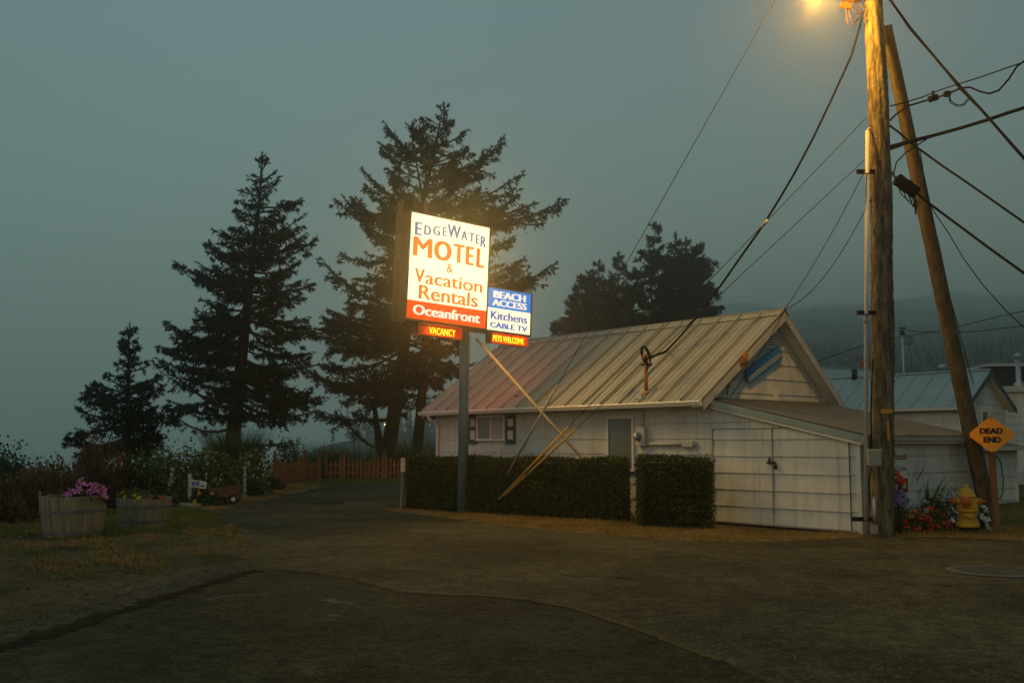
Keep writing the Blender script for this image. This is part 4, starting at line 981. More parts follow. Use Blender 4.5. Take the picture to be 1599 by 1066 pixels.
# leaning push brace pole
lb0 = G(1546, 817.5); lt = P(1383, 41, DP+.42)
brace = empty('leaning_brace_pole', lb0, 'smooth brown wooden pole leaning against the upright utility pole', 'brace pole')
mb = MB(); kd = (lt-lb0); knurl(mb, -kd*.02, kd, .175, .115, 24, 70, .004, 9); mb.build('shaft', M_pole2, brace)
# street lamp: arm and luminaire hung off the pole
lp = P(1276, -12, 17.95)
arm0 = pt0+pdir*((lp.z+.15-pt0.z)/pdir.z)
lamp = empty('street_lamp', arm0, 'amber street lamp on an arm at the top edge of the photo', 'street lamp')
la = lp-arm0
mb = MB(); mb.tube([(0, 0, .0), la*.25+Vector((0, 0, .38)), la*.6+Vector((0, 0, .5)), la*.92+Vector((0, 0, .30)), la+Vector((0, 0, .24))], .03, 8); mb.build('arm', M_galv, lamp)
mb = MB(); mb.lathe([(.05, .30), (.10, .28), (.17, .14), (.24, .08), (.24, .05)], 20, la, cap=True); mb.build('lamp_housing', M_galv, lamp)
mb = MB(); mb.lathe([(.17, .05), (.17, .0), (.13, -.08), (.05, -.12), (.005, -.125)], 20, la); mb.build('lamp_lens', emis('sodium_lamp_lens', (1, .42, .07), 30), lamp)
l = bpy.data.lights.new('sodium_lamp', 'POINT'); l.energy = 1050; l.color = (1, .47, .05); l.shadow_soft_size = .12
lo = bpy.data.objects.new('sodium_lamp', l); COL.objects.link(lo); lo.parent = lamp; lo.location = la+Vector((0, 0, -.16))

# wires
def sag(a, b, s, n=14):
    a, b = Vector(a), Vector(b); return [a.lerp(b, i/n)-Vector((0, 0, s*4*(i/n)*(1-i/n))) for i in range(n+1)]
def wire(pts, r, label, m=None, name='power_cable', group=None, cat='cable', extra=None):
    o = Vector(pts[0]); mb = MB(); mb.tube([Vector(p)-o for p in pts], r, 6)
    if extra: extra(mb, o)
    ob = mb.build(name, m or M_wire); ob.location = o; return tag(ob, label, cat, group)
mw = HM @ (m1+Vector((.26, -.15, -.0)))
sv = [P(1346, 28, DP-.15), P(1330, 86, 19.3), P(1300, 152, 19.7), P(1270, 215, 20.1), P(1242, 268, 20.5), P(1215, 314, 20.9), P(1190, 354, 21.3), P(1160, 396, 21.8), P(1125, 446, 22.4), P(1090, 492, 23), P(1060, 527, 23.5), P(1040, 548, 24.0), mw]
wire(sv, .022, 'thick black service cable sagging from the pole top down to the roof mast', extra=lambda mb, o: mb.tube([p-o+Vector((0, 0, -.03)) for p in sv], .010, 5))
anch = G(757, 803.5)
def guy(px, py, dd, label, g0, g1, gm, nm='guy_wire', rr=.0085, ins=None):
    a, b = anch+Vector((0, 0, .02)), P(px, py, DP+dd)
    o = bpy.data.objects.new(nm, None); o.empty_display_size = .1; COL.objects.link(o); o.location = a; tag(o, label, 'guy wire')
    mb = MB(); mb.tube([(0, 0, 0), b-a], rr, 6)
    mb.build('strand', M_wireg, o)
    # cover pipe between two pixel heights
    def at(pxx):
        lo_, hi_ = 0.0, 1.0
        for _ in range(40):
            t_ = (lo_+hi_)/2; q = a.lerp(b, t_); x_ = CX+F*q.x/(_c*q.y+_s*(q.z-CAMZ))
            if x_ < pxx: lo_ = t_
            else: hi_ = t_
        return a.lerp(b, lo_)-a
    mb = MB(); mb.tube([at(g0), at(g1)], .028, 10); mb.build('guard_sleeve', gm, o)
    if ins:
        mb = MB(); q = at(ins); dq = (b-a).normalized(); mb.tube([q, q+dq*.18], .035, 8); mb.build('strain_insulator', M_meter, o)
guy(1354, 183, -.1, 'guy wire with the upper yellow cover pipe, crossing the roof', 779, 887, M_guard, ins=1189)
guy(1350, 250, -.1, 'guy wire with the lower yellow cover pipe, crossing the eave', 788, 899, M_guard)
guy(1352, -250, 0, 'steep guy wire with grey cover pipe rising out of the top of the photo', 792, 871, M_guardg)
ga = HM @ Vector((x1, RY, RZ+.06))
wire(sag(P(1349, 270, DP-.1), ga, .1)+[HM @ Vector((LW+.6, RY-1.0, RZ-.75)), HM @ Vector((LW+.5, .3, ZT0-.02))], .008, 'thin drop wire from pole to the gable peak, the steeper of two')
wire(sag(P(1360, 310, DP-.1), ga+Vector((0, 0, -.02)), .35), .008, 'thin drop wire from pole to the gable peak, the slacker of two')
def pts_(l):       # wires leaving the view run on past the frame
    q = [P(a, b, c) for a, b, c in l]
    if l[-1][0] >= 1620: d = (q[-1]-q[-2]).normalized(); q += [q[-1]+d*6, q[-1]+d*12+Vector((0, 0, .5)), q[-1]+d*20+Vector((0, 0, 2.0))]
    return q
wire(pts_([(1386, -6, 19.4), (1400, 14, 19.3), (1420, 42, 19), (1440, 66, 18.7), (1470, 102, 18.3), (1500, 136, 18), (1540, 180, 17.5), (1575, 220, 17), (1640, 292, 16.4)]), .026, 'heavy twisted black cable descending to the right edge from the pole top',
     extra=lambda mb, o: mb.tube([P(a, b, c)-o+Vector((0, 0, .02*math.sin(i*2.2))) for i, (a, b, c) in enumerate([(1386, -4, 19.4), (1400, 16, 19.3), (1420, 43, 19), (1440, 68, 18.7), (1470, 103, 18.3), (1500, 138, 18), (1540, 181, 17.5), (1575, 222, 17), (1640, 293, 16.4)])], .018, 5))
wire(pts_([(1390, 166, DP), (1410, 161, 19), (1440, 152, 18.6), (1470, 140, 18.2), (1495, 132, 18), (1530, 121, 17.6), (1570, 107, 17), (1620, 90, 16.5)]), .013, 'straight messenger wire running to the right edge above the slack cable')
wire(pts_([(1390, 188, DP), (1400, 178, 19), (1420, 165, 18.8), (1450, 156, 18.4), (1480, 147, 18.2), (1500, 138, 18), (1515, 136.5, 17.9), (1530, 143, 17.8), (1545, 146.5, 17.6), (1560, 141, 17.4), (1575, 124, 17.2), (1588, 104, 17), (1600, 95, 16.8), (1640, 85, 16.5)]), .018, 'black cable dipping in a slack loop at the right edge',
     extra=lambda mb, o: (mb.tube([P(1450, 156, 18.4)-o, P(1465, 151, 18.3)-o], .06, 8), mb.box(P(1479, 147, 18.2)-o, (.10, .1, .09)), mb.tube([P(x_, y_, 18.1)-o for x_, y_ in ((1482, 148), (1485, 158), (1494, 164), (1504, 163), (1512, 154), (1511, 146))], .010, 5), mb.tube([P(x_, y_, 18.1)-o for x_, y_ in ((1481, 148), (1484, 161), (1496, 167), (1506, 164), (1513, 156))], .009, 5), mb.tube([P(1457, 154, 18.3)-o, P(1457, 142, 18.3)-o], .025, 6)))
wire(pts_([(1391, 229, DP), (1420, 221, 19), (1460, 211, 18.6), (1500, 200, 18.2), (1540, 188, 17.8), (1575, 176, 17.4), (1640, 156, 16.8)]), .032, 'thickest straight cable bundle rising to the right edge',
     extra=lambda mb, o: (mb.tube([P(a, b+3, c)-o for a, b, c in ((1391, 230, DP), (1420, 220, 19), (1455, 211, 18.6))], .02, 6), mb.tube([P(x_, y_, 18.9)-o for x_, y_ in ((1455, 212), (1440, 222), (1415, 238), (1400, 253), (1396, 270))], .013, 5)))
wire(pts_([(1389, 196, DP), (1405, 208, 19.1), (1425, 226, 18.9), (1440, 236, 18.7), (1470, 258, 18.4), (1510, 285, 18), (1550, 313, 17.5), (1640, 376, 16.6)]), .020, 'black cable sloping down to the right between the bundle and the splice')
wire(pts_([(1434, 304, 19.1), (1445, 313, 19), (1470, 332, 18.7), (1500, 354, 18.4), (1540, 384, 17.9), (1640, 456, 16.8)]), .024, 'black cable leaving the splice case down to the right edge')
wire(pts_([(1450, 316, 19), (1462, 336, 18.8), (1480, 362, 18.5), (1505, 404, 18.2), (1535, 445, 17.9), (1570, 484, 17.5), (1640, 550, 16.8)]), .010, 'thin slack wire curving down below the splice cable')
wire(pts_([(1437, 236, 18.9), (1445, 290, 19.2), (1460, 360, 19.8), (1480, 450, 20.5), (1505, 545, 21.3), (1512, 572, 21.5), (1520, 600, 22)]), .009, 'thin wire hanging down beside the leaning brace pole')
a_, b_ = P(1398, 278, 19.05), P(1433, 303, 19.05)
sc_ = empty('splice_case', a_, 'black lumpy splice case hanging between the two poles', 'splice case')
mb = MB(); d_ = b_-a_; mb.tube([(0, 0, 0), d_*.04, d_*.08, d_*.35, d_*.5, d_*.65, d_*.93, d_*.97, d_], [.03, .10, .125, .115, .13, .115, .125, .10, .03], 12); mb.build('body', M_wire, sc_)
mb = MB()
for k in range(4): mb.tube([d_*(.1+.2*k)+Vector((0, 0, -.1)), d_*(.2+.18*k)+Vector((.03*k, -.04, -.26-.05*(k % 3))), d_*(.5+.1*k)+Vector((.02, -.03, -.30-.03*k)), d_*(.75+.05*k)+Vector((0, 0, -.1))], .011, 5)
mb.tube([d_*.85+Vector((0, 0, -.1)), d_*.9+Vector((0, 0, -.42)), d_*.86+Vector((0, 0, -.44)), d_*.82+Vector((0, 0, -.12))], .009, 5); mb.tube([(0, 0, 0), Vector((-.06, 0, .12))], .02, 6)
mb.build('loose_loops', M_wire, sc_)
fp = P(1412, 600, 62); fp.z = 0
fpo = empty('service_pole', fp, 'slim grey service mast far behind with a loop of wires at its head', 'service pole')
tz = P(1412, 517, 62).z
mb = MB(); mb.tube([(0, 0, 0), (0, 0, tz)], .055, 8); mb.build('mast', M_pvc, fpo)
mb = MB(); mb.box((0, 0, tz-.1), (.25, .12, .35)); mb.box((.05, 0, tz+.18), (.4, .1, .1))
for k in range(3): mb.tube([(.1*k, 0, tz-.1), (.15+.15*k, 0, tz-.85), (.4+.12*k, 0, tz-.8), (.45+.12*k, 0, tz-.3)], .022, 5)
mb.build('weatherhead', M_dark, fpo)
wire(pts_([(1415, 516, 62), (1440, 518, 60), (1475, 519.5, 57), (1530, 517, 52), (1580, 511, 48), (1640, 500, 44)]), .022, 'distant wire sagging from the slim mast to the right edge, lower one')
wire(pts_([(1275, 565, 56), (1330, 545, 58), (1380, 530, 60), (1410, 526, 61), (1450, 519, 58), (1500, 509, 54), (1560, 494, 50), (1640, 476, 44)]), .020, 'distant wire crossing behind both poles over the rear roofs')

# ------------------------------------------------------------------ hydrant, dead end sign, marker posts
hb = G(1512, 832)
hy = empty('fire_hydrant', hb, 'yellow fire hydrant with dull red caps at the flower bed', 'fire hydrant', (0, 0, R(-12)))
k = hb.y/F*1.0; 
mb = MB(); mb.lathe([(.150, -.1), (.150, .115)], 24); mb.build('buried_base', mat('hydrant_black_base', (.015, .014, .012), rough=.6), hy)
mb = MB(); mb.lathe([(.20, .115), (.205, .125), (.205, .185), (.195, .19), (.165, .20), (.158, .23), (.155, .36), (.16, .39), (.19, .40), (.195, .41), (.195, .44), (.185, .445), (.185, .455), (.195, .46), (.195, .49), (.17, .50), (.155, .54), (.15, .60), (.152, .66)], 32)
for k in range(8): a_ = k*math.pi/4+.2; mb.lathe([(.016, .19), (.016, .206), (.004, .21)], 6, (.186*math.cos(a_), .186*math.sin(a_), 0)); mb.lathe([(.014, .49), (.014, .508), (.004, .51)], 6, (.182*math.cos(a_), .182*math.sin(a_), 0))
mb.build('barrel', M_hyd, hy)
mb = MB(); mb.lathe([(.155, .66), (.165, .665), (.165, .69), (.15, .70), (.13, .755), (.10, .80), (.065, .825), (.055, .83), (.055, .85), (.038, .86), (.034, .90), (.0, .905)], 28); mb.build('bonnet', M_hyd, hy)
for dx, dy, r, nm in ((-1, -.10, .062, 'side_nozzle'), (1, -.10, .062, 'side_nozzle'), (-.28, -1, .088, 'front_nozzle')):
    dq = Vector((dx, dy, 0)).normalized(); Mq = dq.to_track_quat('Z', 'Y').to_matrix()
    mb = MB(); mb.lathe([(r*.95, .10), (r*.95, .20 if r < .07 else .19)], 20, (0, 0, .585), Mq); nz = mb.build(nm, M_hyd, hy)
    mb = MB(); q0 = .20 if r < .07 else .19
    mb.lathe([(r*1.12, q0), (r*1.15, q0+.03), (r*1.05, q0+.055), (r*.5, q0+.065), (r*.38, q0+.07), (r*.34, q0+.12), (.0, q0+.122)], 20 if r > .07 else 16, (0, 0, .585), Mq); mb.build('cap', M_hydr, nz)
mb = MB(); mb.tube([(-.20, -.05, .53), (-.19, -.12, .42), (-.13, -.19, .33), (-.02, -.21, .28), (.08, -.19, .29), (.15, -.11, .31)], .010, 5); mb.build('chain', M_rust, hy)
sb0 = G(1556, 823)
ds = empty('dead_end_sign', sb0, 'yellow diamond DEAD END road sign on a brown wooden post', 'road sign')
c1 = P(1549, 678.5, sb0.y-.02)-sb0; tpp = P(1546, 651, sb0.y+.06)-sb0
mb = MB(); mb.bar((0, .0, -.2), tpp+Vector((0, .02, 0)), .115, .09); mb.build('post', M_brown, ds)
ya = R(28); dx_ = Vector((math.cos(ya), -math.sin(ya)*1, 0)); dn = Vector((-math.sin(ya), -math.cos(ya), 0)); upv = (tpp).normalized(); hd = .375
cn = c1+dn*.075
def dq_(x_, z_, o=0): return cn+dx_*x_+upv*z_+dn*o
rr_ = .04
mb = MB(); dia = []
for (ax_, az_) in ((1, 0), (0, 1), (-1, 0), (0, -1)):
    for s_ in (-1, 1): dia.append(((ax_*(hd*1.18-rr_) - s_*az_*rr_), (az_*(hd-rr_*.9)+s_*ax_*rr_)))
mb.prism([dq_(x_, z_) for x_, z_ in dia], dn*-.004); mb.build('sign_plate', M_sgn, ds)
text('DEAD', ds, M_blk, (-.215, .205, .02, .135), dq_, .03, 'lettering', .003, .012); text('END', ds, M_blk, (-.155, .165, -.155, -.04), dq_, .03, 'lettering', .003, .012)
for z_ in (hd-.06, -hd+.06): mb = MB(); mb.sphere(dq_(0, z_, .004), .016, 8, 4); mb.build('bolt', M_galv, ds)
# no parking style post left of the hedge
q = G(625, 797)
np_ = empty('marker_post', q, 'slim wooden post with a narrow white plate at the hedge corner', 'post')
tq = P(629, 716, q.y)-q
mb = MB(); mb.bar((0, 0, -.2), tq, .06, .05); mb.build('post', M_greyw, np_)
mb = MB(); c_ = P(629.2, 725, q.y)-q; mb.box(c_+Vector((0, -.035, 0)), (.105, .012, .34), None); mb.build('plate', M_postw, np_)
mb = MB(); mb.box(P(629.5, 719, q.y)-q+Vector((0, -.043, 0)), (.06, .004, .07)); mb.build('emblem', M_trim2, np_)
def reflector(px, pyb, pyt, pxt, dd, label, wdt=.115):
    q = P(px, pyb, dd); q.z = 0; tq = P(pxt, pyt, dd)-q
    o = empty('reflector_post', q, label, 'marker post', group='white reflector posts')
    mb = MB(); mb.bar((0, 0, -.2), tq, wdt, .07); mb.build('post', M_postw, o)
    mb = MB(); c_ = tq*.93+Vector((0, -.045, 0)); mb.lathe([(.05, 0), (.05, .012)], 14, c_, Matrix.Rotation(R(90), 3, 'X')); mb.build('reflector', M_oran, o)
reflector(382, 775, 728, 382, 31.5, 'white reflector post standing alone right of the wooden cart')
reflector(296, 790, 739, 297, 27.6, 'white reflector post right beside the for sale sign')
reflector(259, 783, 730, 270, 29.0, 'white reflector post leaning in the bushes, half hidden by leaves')
q = P(184, 775, 26.5); q.z = 0; tq = P(186, 714, 26.5)-q
o = empty('orange_post', q, 'orange stained wooden post standing among dry shrubs behind the barrels', 'post')
mb = MB(); mb.bar((0, 0, -.2), tq, .12, .09); mb.build('post', mat('orange_stained_post', (.40, .14, .02), (.52, .19, .03), scale=9, rough=.8), o); mb = MB(); mb.box(tq+Vector((0, 0, -.02)), (.14, .11, .06)); mb.build('post_cap', M_fence, o)
# for sale sign
q = G(306.5, 789)
fs_ = empty('for_sale_sign', q, 'small white and blue FOR SALE arrow sign on a leaning stake', 'sign')
tq = P(313, 748, q.y)-q
mb = MB(); mb.bar((0, .0, -.1), tq, .035, .03); mb.build('stake', mat('yellow_pine_stake', (.40, .22, .06), rough=.8), fs_)
pts4 = [P(a_, b_, q.y-.04)-q for a_, b_ in ((297, 759.5), (321, 763), (323, 752), (299, 748.5))]
fo = pts4[0]; fx = pts4[1]-pts4[0]; fz = pts4[3]-pts4[0]
def ff(u_, v_, o=0): return fo+fx*u_+fz*v_+Vector((0, -o, 0))
mb = MB(); mb.prism([ff(0, 0), ff(1, 0), ff(1, 1), ff(0, 1)], (0, .012, 0)); mb.build('panel', M_trim, fs_)
M_sblue = mat('sign_blue_print', (.02, .09, .38), rough=.5)
mb = MB(); mb.prism([ff(u_, v_, .004) for u_, v_ in ((.03, .5), (.15, .12), (.15, .17), (.55, .17), (.55, .85), (.15, .85), (.15, .9))], (0, .003, 0)); mb.build('arrow', M_sblue, fs_)
text('FOR', fs_, M_trim, (.21, .45, .54, .76), lambda u_, v_, o: ff(u_, v_, .004+o), .03); text('SALE', fs_, M_trim, (.18, .48, .22, .46), lambda u_, v_, o: ff(u_, v_, .004+o), .03)
mb = MB(); mb.prism([ff(u_, v_, .004) for u_, v_ in ((.64, .20), (.90, .20), (.92, .46), (.64, .46))], (0, .003, 0)); mb.prism([ff(u_, v_, .004) for u_, v_ in ((.75, .72), (.79, .66), (.83, .74), (.84, .84), (.77, .84))], (0, .003, 0)); mb.build('print', M_sblue, fs_)
q = G(292, 790); o = empty('concrete_slab', q, 'flat grey concrete slab in the grass below the for sale sign', 'slab', (0, 0, R(-12)))
mb = MB(); mb.box((-.05, 0, .035), (.75, .8, .07)); mb.build('slab', M_conc, o)
# wooden cart planter
q = G(349, 786); ct = empty('wooden_cart', q, 'weathered little wooden cart planter with a white wheel hub by the driveway', 'cart', (0, 0, R(8)))
mb = MB()
for k in range(7): mb.box((-.33+.11*k, -.27+.006*(k % 2), .32), (.10, .03, .24+.03*(k % 3)))
mb.box((0, .27, .32), (.76, .03, .24)); mb.box((-.38, 0, .32), (.03, .52, .24)); mb.box((.38, 0, .34), (.03, .52, .28)); mb.box((0, 0, .215), (.72, .5, .03)); mb.build('box', M_cartw, ct)
mb = MB()
for k in (-.36, 0): mb.box((k, -.2, .10), (.05, .05, .2)); mb.box((k, .2, .10), (.05, .05, .2))
mb.build('leg', M_cartw, ct)
Mw = Matrix.Rotation(R(90), 3, 'X')
for sx_, yy in ((.30, -.33), (.30, .33)):
    mb = MB(); mb.lathe([(.13, -.02), (.13, .02)], 20, (sx_, yy, .13), Mw); wh = mb.build('wheel', M_dark, ct)
    mb = MB(); mb.lathe([(.075, 0), (.06, .035), (.0, .04)], 16, (sx_, yy-.0, .13), Mw); mb.build('hub', M_postw, wh)

# ------------------------------------------------------------------ barrel planters
def barrel(px, py, wpx, hpx, label, seed, broken):
    q = G(px, py); kx = q.y/F; r1_ = wpx*kx/2; h_ = hpx*kx*1.02; q.y += r1_*.75; q.x *= q.y/(q.y-r1_*.75)
    rr = random.Random(seed)
    o = empty('barrel_planter', q, label, 'planter', (R(1.5), R(-1.5 if broken else 1), rr.uniform(0, 6)), group='half barrel planters')
    o.rotation_euler.z = 0
    r0_ = r1_*.84; n = 26; mb = MB()
    rad = lambda z_: r0_+(r1_-r0_)*(1-(1-z_/h_)**1.5)
    for k in range(n):
        a0_, a1_ = 2*math.pi*(k+.02)/n, 2*math.pi*(k+.98)/n; am = math.degrees((a0_+a1_)/2) % 360; hh = h_+rr.uniform(-.012, .012)
        jr = rr.uniform(-.004, .004)
        if broken:
            if 196 < am < 208: hh = h_*1.13
            elif 184 < am < 196: hh = h_*.55
            elif 208 < am < 222: hh = h_*.97
            elif 262 < am < 276: hh = h_*.955
        z_s = [-.03, h_*.2, h_*.4, h_*.6, h_*.8, hh]; vs = []
        for z_ in z_s:
            r_ = rad(min(z_, h_))+jr
            for aa, ro in ((a0_, r_), (a1_, r_), (a1_, r_-.035), (a0_, r_-.035)): vs.append((ro*math.cos(aa), ro*math.sin(aa), z_))
        fs = []
        for i in range(5):
            for j in range(4): fs.append((i*4+j, i*4+(j+1) % 4, i*4+4+(j+1) % 4, i*4+4+j))
        fs.append((20, 21, 22, 23)); mb.add(vs, fs)
    mb.build('staves', M_wood, o)
    for zf, th in (((.60, .055), (.08, .05)) if broken else ((.72, .05), (.22, .05))):
        z_ = h_*zf; mb = MB(); ra, rb_ = rad(z_)+.006, rad(z_+th)+.006
        mb.lathe([(ra-.02, z_), (ra+.003, z_), (rb_+.003, z_+th), (rb_-.02, z_+th)], 40, cap=False, smooth=False); mb.build('hoop', M_hoop, o)
    mb = MB(); mb.lathe([(rad(h_*.86)-.045, h_*.86), (.3, h_*.90), (.0, h_*.92)], 24, cap=False); mb.build('soil', M_soil, o)
    return q, r1_, h_
def bloom(rng, p, d, size, npet=5):
    """a flower: npet petals round p facing d"""
    d = d/np.linalg.norm(d); u, v = perp(d[None]); u, v = u[0], v[0]; out = []
    for k in range(npet):
        a = 6.283*k/npet+rng.uniform(-.2, .2); w_ = 3.4/npet
        c0, c1_, c2_ = (np.cos(a-w_*.5)*u+np.sin(a-w_*.5)*v), (np.cos(a)*u+np.sin(a)*v), (np.cos(a+w_*.5)*u+np.sin(a+w_*.5)*v)
        out.append(np.stack([p, p+c0*size*.8+d*size*.25, p+c1_*size*1.05+d*size*.18, p+c2_*size*.8+d*size*.25]))
    return out
def plant(name, label, cat, c, rad_, n, size, m, seed, flowers=(), group=None, stems=0, up=.4, core=True, hollow=.35, sliver=False, stemh=.0):
    """a leafy mound: leaves through an uneven ellipsoid, with flower parts"""
    rng = np.random.default_rng(seed); c = Vector(c); o = empty(name, c, label, cat, group=group)
    ph = rng.uniform(0, 6.28, 6)
    d = rng.normal(size=(n, 3)); d[:, 2] = np.abs(d[:, 2]); d /= np.linalg.norm(d, axis=1, keepdims=True)
    az = np.arctan2(d[:, 1], d[:, 0]); lump = 1+.20*np.sin(3*az+ph[0])*np.sin(2.2*d[:, 2]*3+ph[1])+.16*np.sin(7*az+ph[2]+4*d[:, 2])+.1*np.sin(13*az+ph[3])
    r = (hollow+(1-hollow)*rng.uniform(0, 1, n)**.5)*lump
    p = d*r[:, None]*np.array(rad_)
    if sliver:
        dd = d*np.array([.7, .7, 1])+np.array([0, 0, .5])+rng.normal(size=(n, 3))*.5; dd /= np.linalg.norm(dd, axis=1, keepdims=True)
        T_ = slivers(p, dd, size*rng.uniform(.6, 1.4, n), size*.22*np.ones(n), rng); tri_mesh('foliage', T_, m, o)
    else: tri_mesh('foliage', leaves(p, size, rng, up), m, o)
    mb = MB()
    ns = stems or 5
    for k in range(ns):
        a = rng.uniform(0, 6.28); e_ = rng.uniform(.4, .95); q = Vector((math.cos(a)*rad_[0]*e_*.7, math.sin(a)*rad_[1]*e_*.7, rad_[2]*rng.uniform(.6, 1.0)+stemh*rng.uniform(.4, 1)))
        mb.tube([(q.x*.15, q.y*.15, -.03), (q.x*.5, q.y*.5, q.z*.55), q], [.010+.006*rad_[2], .008, .004], 5)
    mb.build('stem', M_bark, o)
    for (nm, mf, nf, sz, npet) in flowers:
        out = []
        for k in range(nf):
            dd = rng.normal(size=3); dd[2] = abs(dd[2])*.9+.15; dd[1] = -abs(dd[1])*1.0; dd /= np.linalg.norm(dd)
            pp_ = dd*np.array(rad_)*rng.uniform(.95, 1.12); out += bloom(rng, pp_, dd+rng.normal(size=3)*.35+np.array([0, -.3, .1]), sz*rng.uniform(.75, 1.2), npet)
        tri_mesh(nm, np.array(out), mf, o)
    return o
q, rb1, hb1 = barrel(114, 839, 100, 62, 'large broken half barrel planter with pink petunias, a stave sticking up', 3, True)
plant('petunia_plant', 'mound of pink petunias growing in the broken barrel planter', 'flowers', q+Vector((.22, -.12, hb1*.84)), (.40, .34, .36), 1500, .055, leafmat('petunia_leaves', (.012, .03, .008), (.03, .055, .015), 6), 5, [('blossoms', M_pink, 16, .085, 6), ('spent_blossoms', M_orng if False else mat('withered_petals', (.30, .13, .06), rough=.9), 10, .035, 4)])
q, rb2, hb2 = barrel(224, 826, 82, 46, 'smaller half barrel planter with yellow and red flowers, intact rim', 6, False)
plant('pansy_plant', 'low straggly plant with yellow and lime blooms in the intact barrel', 'flowers', q+Vector((-.12, -.1, hb2*.88)), (.38, .3, .24), 800, .05, M_knot, 7, [('blossoms', M_yel, 9, .035, 5)])
plant('geranium_plant', 'small red geranium at the rim of the intact barrel', 'flowers', q+Vector((.30, -.2, hb2*.86)), (.16, .15, .13), 260, .045, M_shrub, 8, [('blossoms', M_red, 13, .035, 5)])

# ------------------------------------------------------------------ hedges
def hedge(pl, pr, top, thick, label, seed):
    a, b = G(*pl), G(*pr); d = (b-a); L = d.length; t = d/L; nb = Vector((.10, 1, 0)).normalized(); rng = np.random.default_rng(seed)
    o = empty('hedge', a, label, 'hedge'); sh_ = np.array([[t.x, t.y, 0], [nb.x, nb.y, 0], [0, 0, 1.0]])
    n = int(L*top*2600)
    def surf(n_, face):
        s = rng.uniform(0, L, n_); w_ = rng.uniform(0, thick, n_); z_ = rng.uniform(.02, top, n_)
        if face == 'f': p = np.stack([s, np.zeros(n_), z_], 1)
        if face == 't': p = np.stack([s, w_, np.full(n_, top)], 1)
        if face == 'l': p = np.stack([np.zeros(n_), w_, z_], 1)
        if face == 'r': p = np.stack([np.full(n_, L), w_, z_], 1)
        return p
    p = np.concatenate([surf(n, 'f'), surf(int(L*thick*2600), 't'), surf(int(top*thick*2600), 'l'), surf(int(top*thick*2600), 'r')])
    und = .075*np.sin(p[:, 0]*2.3+seed)+.05*np.sin(p[:, 0]*5.1+p[:, 2]*3)+.03*np.sin(p[:, 2]*6+p[:, 0]*3.3)
    p[:, 1] += und*(p[:, 1] < thick*.5); p[:, 2] += .022*np.sin(p[:, 0]*3.1+1)*(p[:, 2] > top*.9)
    edge = np.clip((p[:, 2]-(top-.10))/.10, 0, 1); p[:, 1] += np.where(p[:, 1] < .1, edge**2*.10, 0)
    p += rng.normal(size=p.shape)*np.array([.028, .05, .03])
    p[:, 2] = np.maximum(p[:, 2], .02)
    tri_mesh('foliage', leaves(p @ sh_, .050, rng, .25), M_hedge, o)
    k = int(L*3.5); sx_ = rng.uniform(0, L, k)       # sprigs above the clipped top
    sp_ = np.stack([np.repeat(sx_, 12), rng.uniform(0, .35, k*12), np.tile(np.linspace(0, 1, 12), k)], 1)
    sp_[:, 1] = np.repeat(rng.uniform(.02, .4, k), 12)
    hgt = np.repeat(rng.uniform(.02, .16, k)**1.0, 12); sp_[:, 2] = top+sp_[:, 2]*hgt; sp_[:, :2] += rng.normal(size=(k*12, 2))*.02
    tri_mesh('sprigs', leaves(sp_ @ sh_, .045, rng, .6), M_hedge, o)
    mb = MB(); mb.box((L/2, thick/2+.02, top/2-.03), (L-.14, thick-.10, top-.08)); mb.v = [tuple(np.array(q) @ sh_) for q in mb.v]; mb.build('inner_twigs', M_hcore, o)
hedge((634, 795.5), (980, 815.8), 1.27, .95, 'long low clipped hedge between the marker post and the brace pipe', 1)
hedge((1001, 824), (1111, 826.5), 1.33, 1.15, 'short block of clipped hedge in front of the electricity meter', 2)

# ------------------------------------------------------------------ picket fence
def fence(pxs, label, dd0):
    pts = [P(x_, 752, d_) for x_, d_ in pxs]
    for p_ in pts: p_.z = 0
    o = empty('picket_fence', pts[0], label, 'fence')
    o0 = pts[0]
    for a, b in zip(pts[:-1], pts[1:]):
        L = (b-a).length; t = (b-a)/L; n = max(3, int(L/.185)); mb = MB(); ang = math.atan2(t.y, t.x); Mz = Matrix.Rotation(ang, 3, 'Z')
        for k in range(n):
            f = (k+.5)/n; h_ = 1.02-.30*math.sin(math.pi*f)**.8+RNG.uniform(-.012, .012); q = a.lerp(b, f)-o0
            mb.box((q.x, q.y, .06+h_/2), (.095, .022, h_), Mz @ Matrix.Rotation(RNG.uniform(-.012, .012), 3, 'Y'))
            mb.box((q.x, q.y, .06+h_+.03), (.095, .022, .06), Mz, .25)
        for z_ in (.28, .66):
            mb.bar(a-o0+Vector((-t.y*.04, t.x*.04, z_)), b-o0+Vector((-t.y*.04, t.x*.04, z_)), .035, .085)
        mb.build('picket_panel', M_fence, o)
    for p_ in pts:
        mb = MB(); q = p_-o0; mb.box((q.x, q.y+.09, .58), (.13, .13, 1.2)); mb.lathe([(.09, 1.18), (.09, 1.21), (.03, 1.22), (.075, 1.28), (.055, 1.35), (.0, 1.37)], 12, (q.x, q.y+.09, 0)); mb.build('post', M_brown, o)
fence([(427.5, 41.5), (475, 45.5), (498, 46.5)], 'short run of orange picket fence left of the gap in the weeds', 41)
fence([(506, 48), (534, 48), (600, 48.2), (668, 48.5), (735, 49)], 'long run of orange picket fence below the twin trunk spruce', 48)

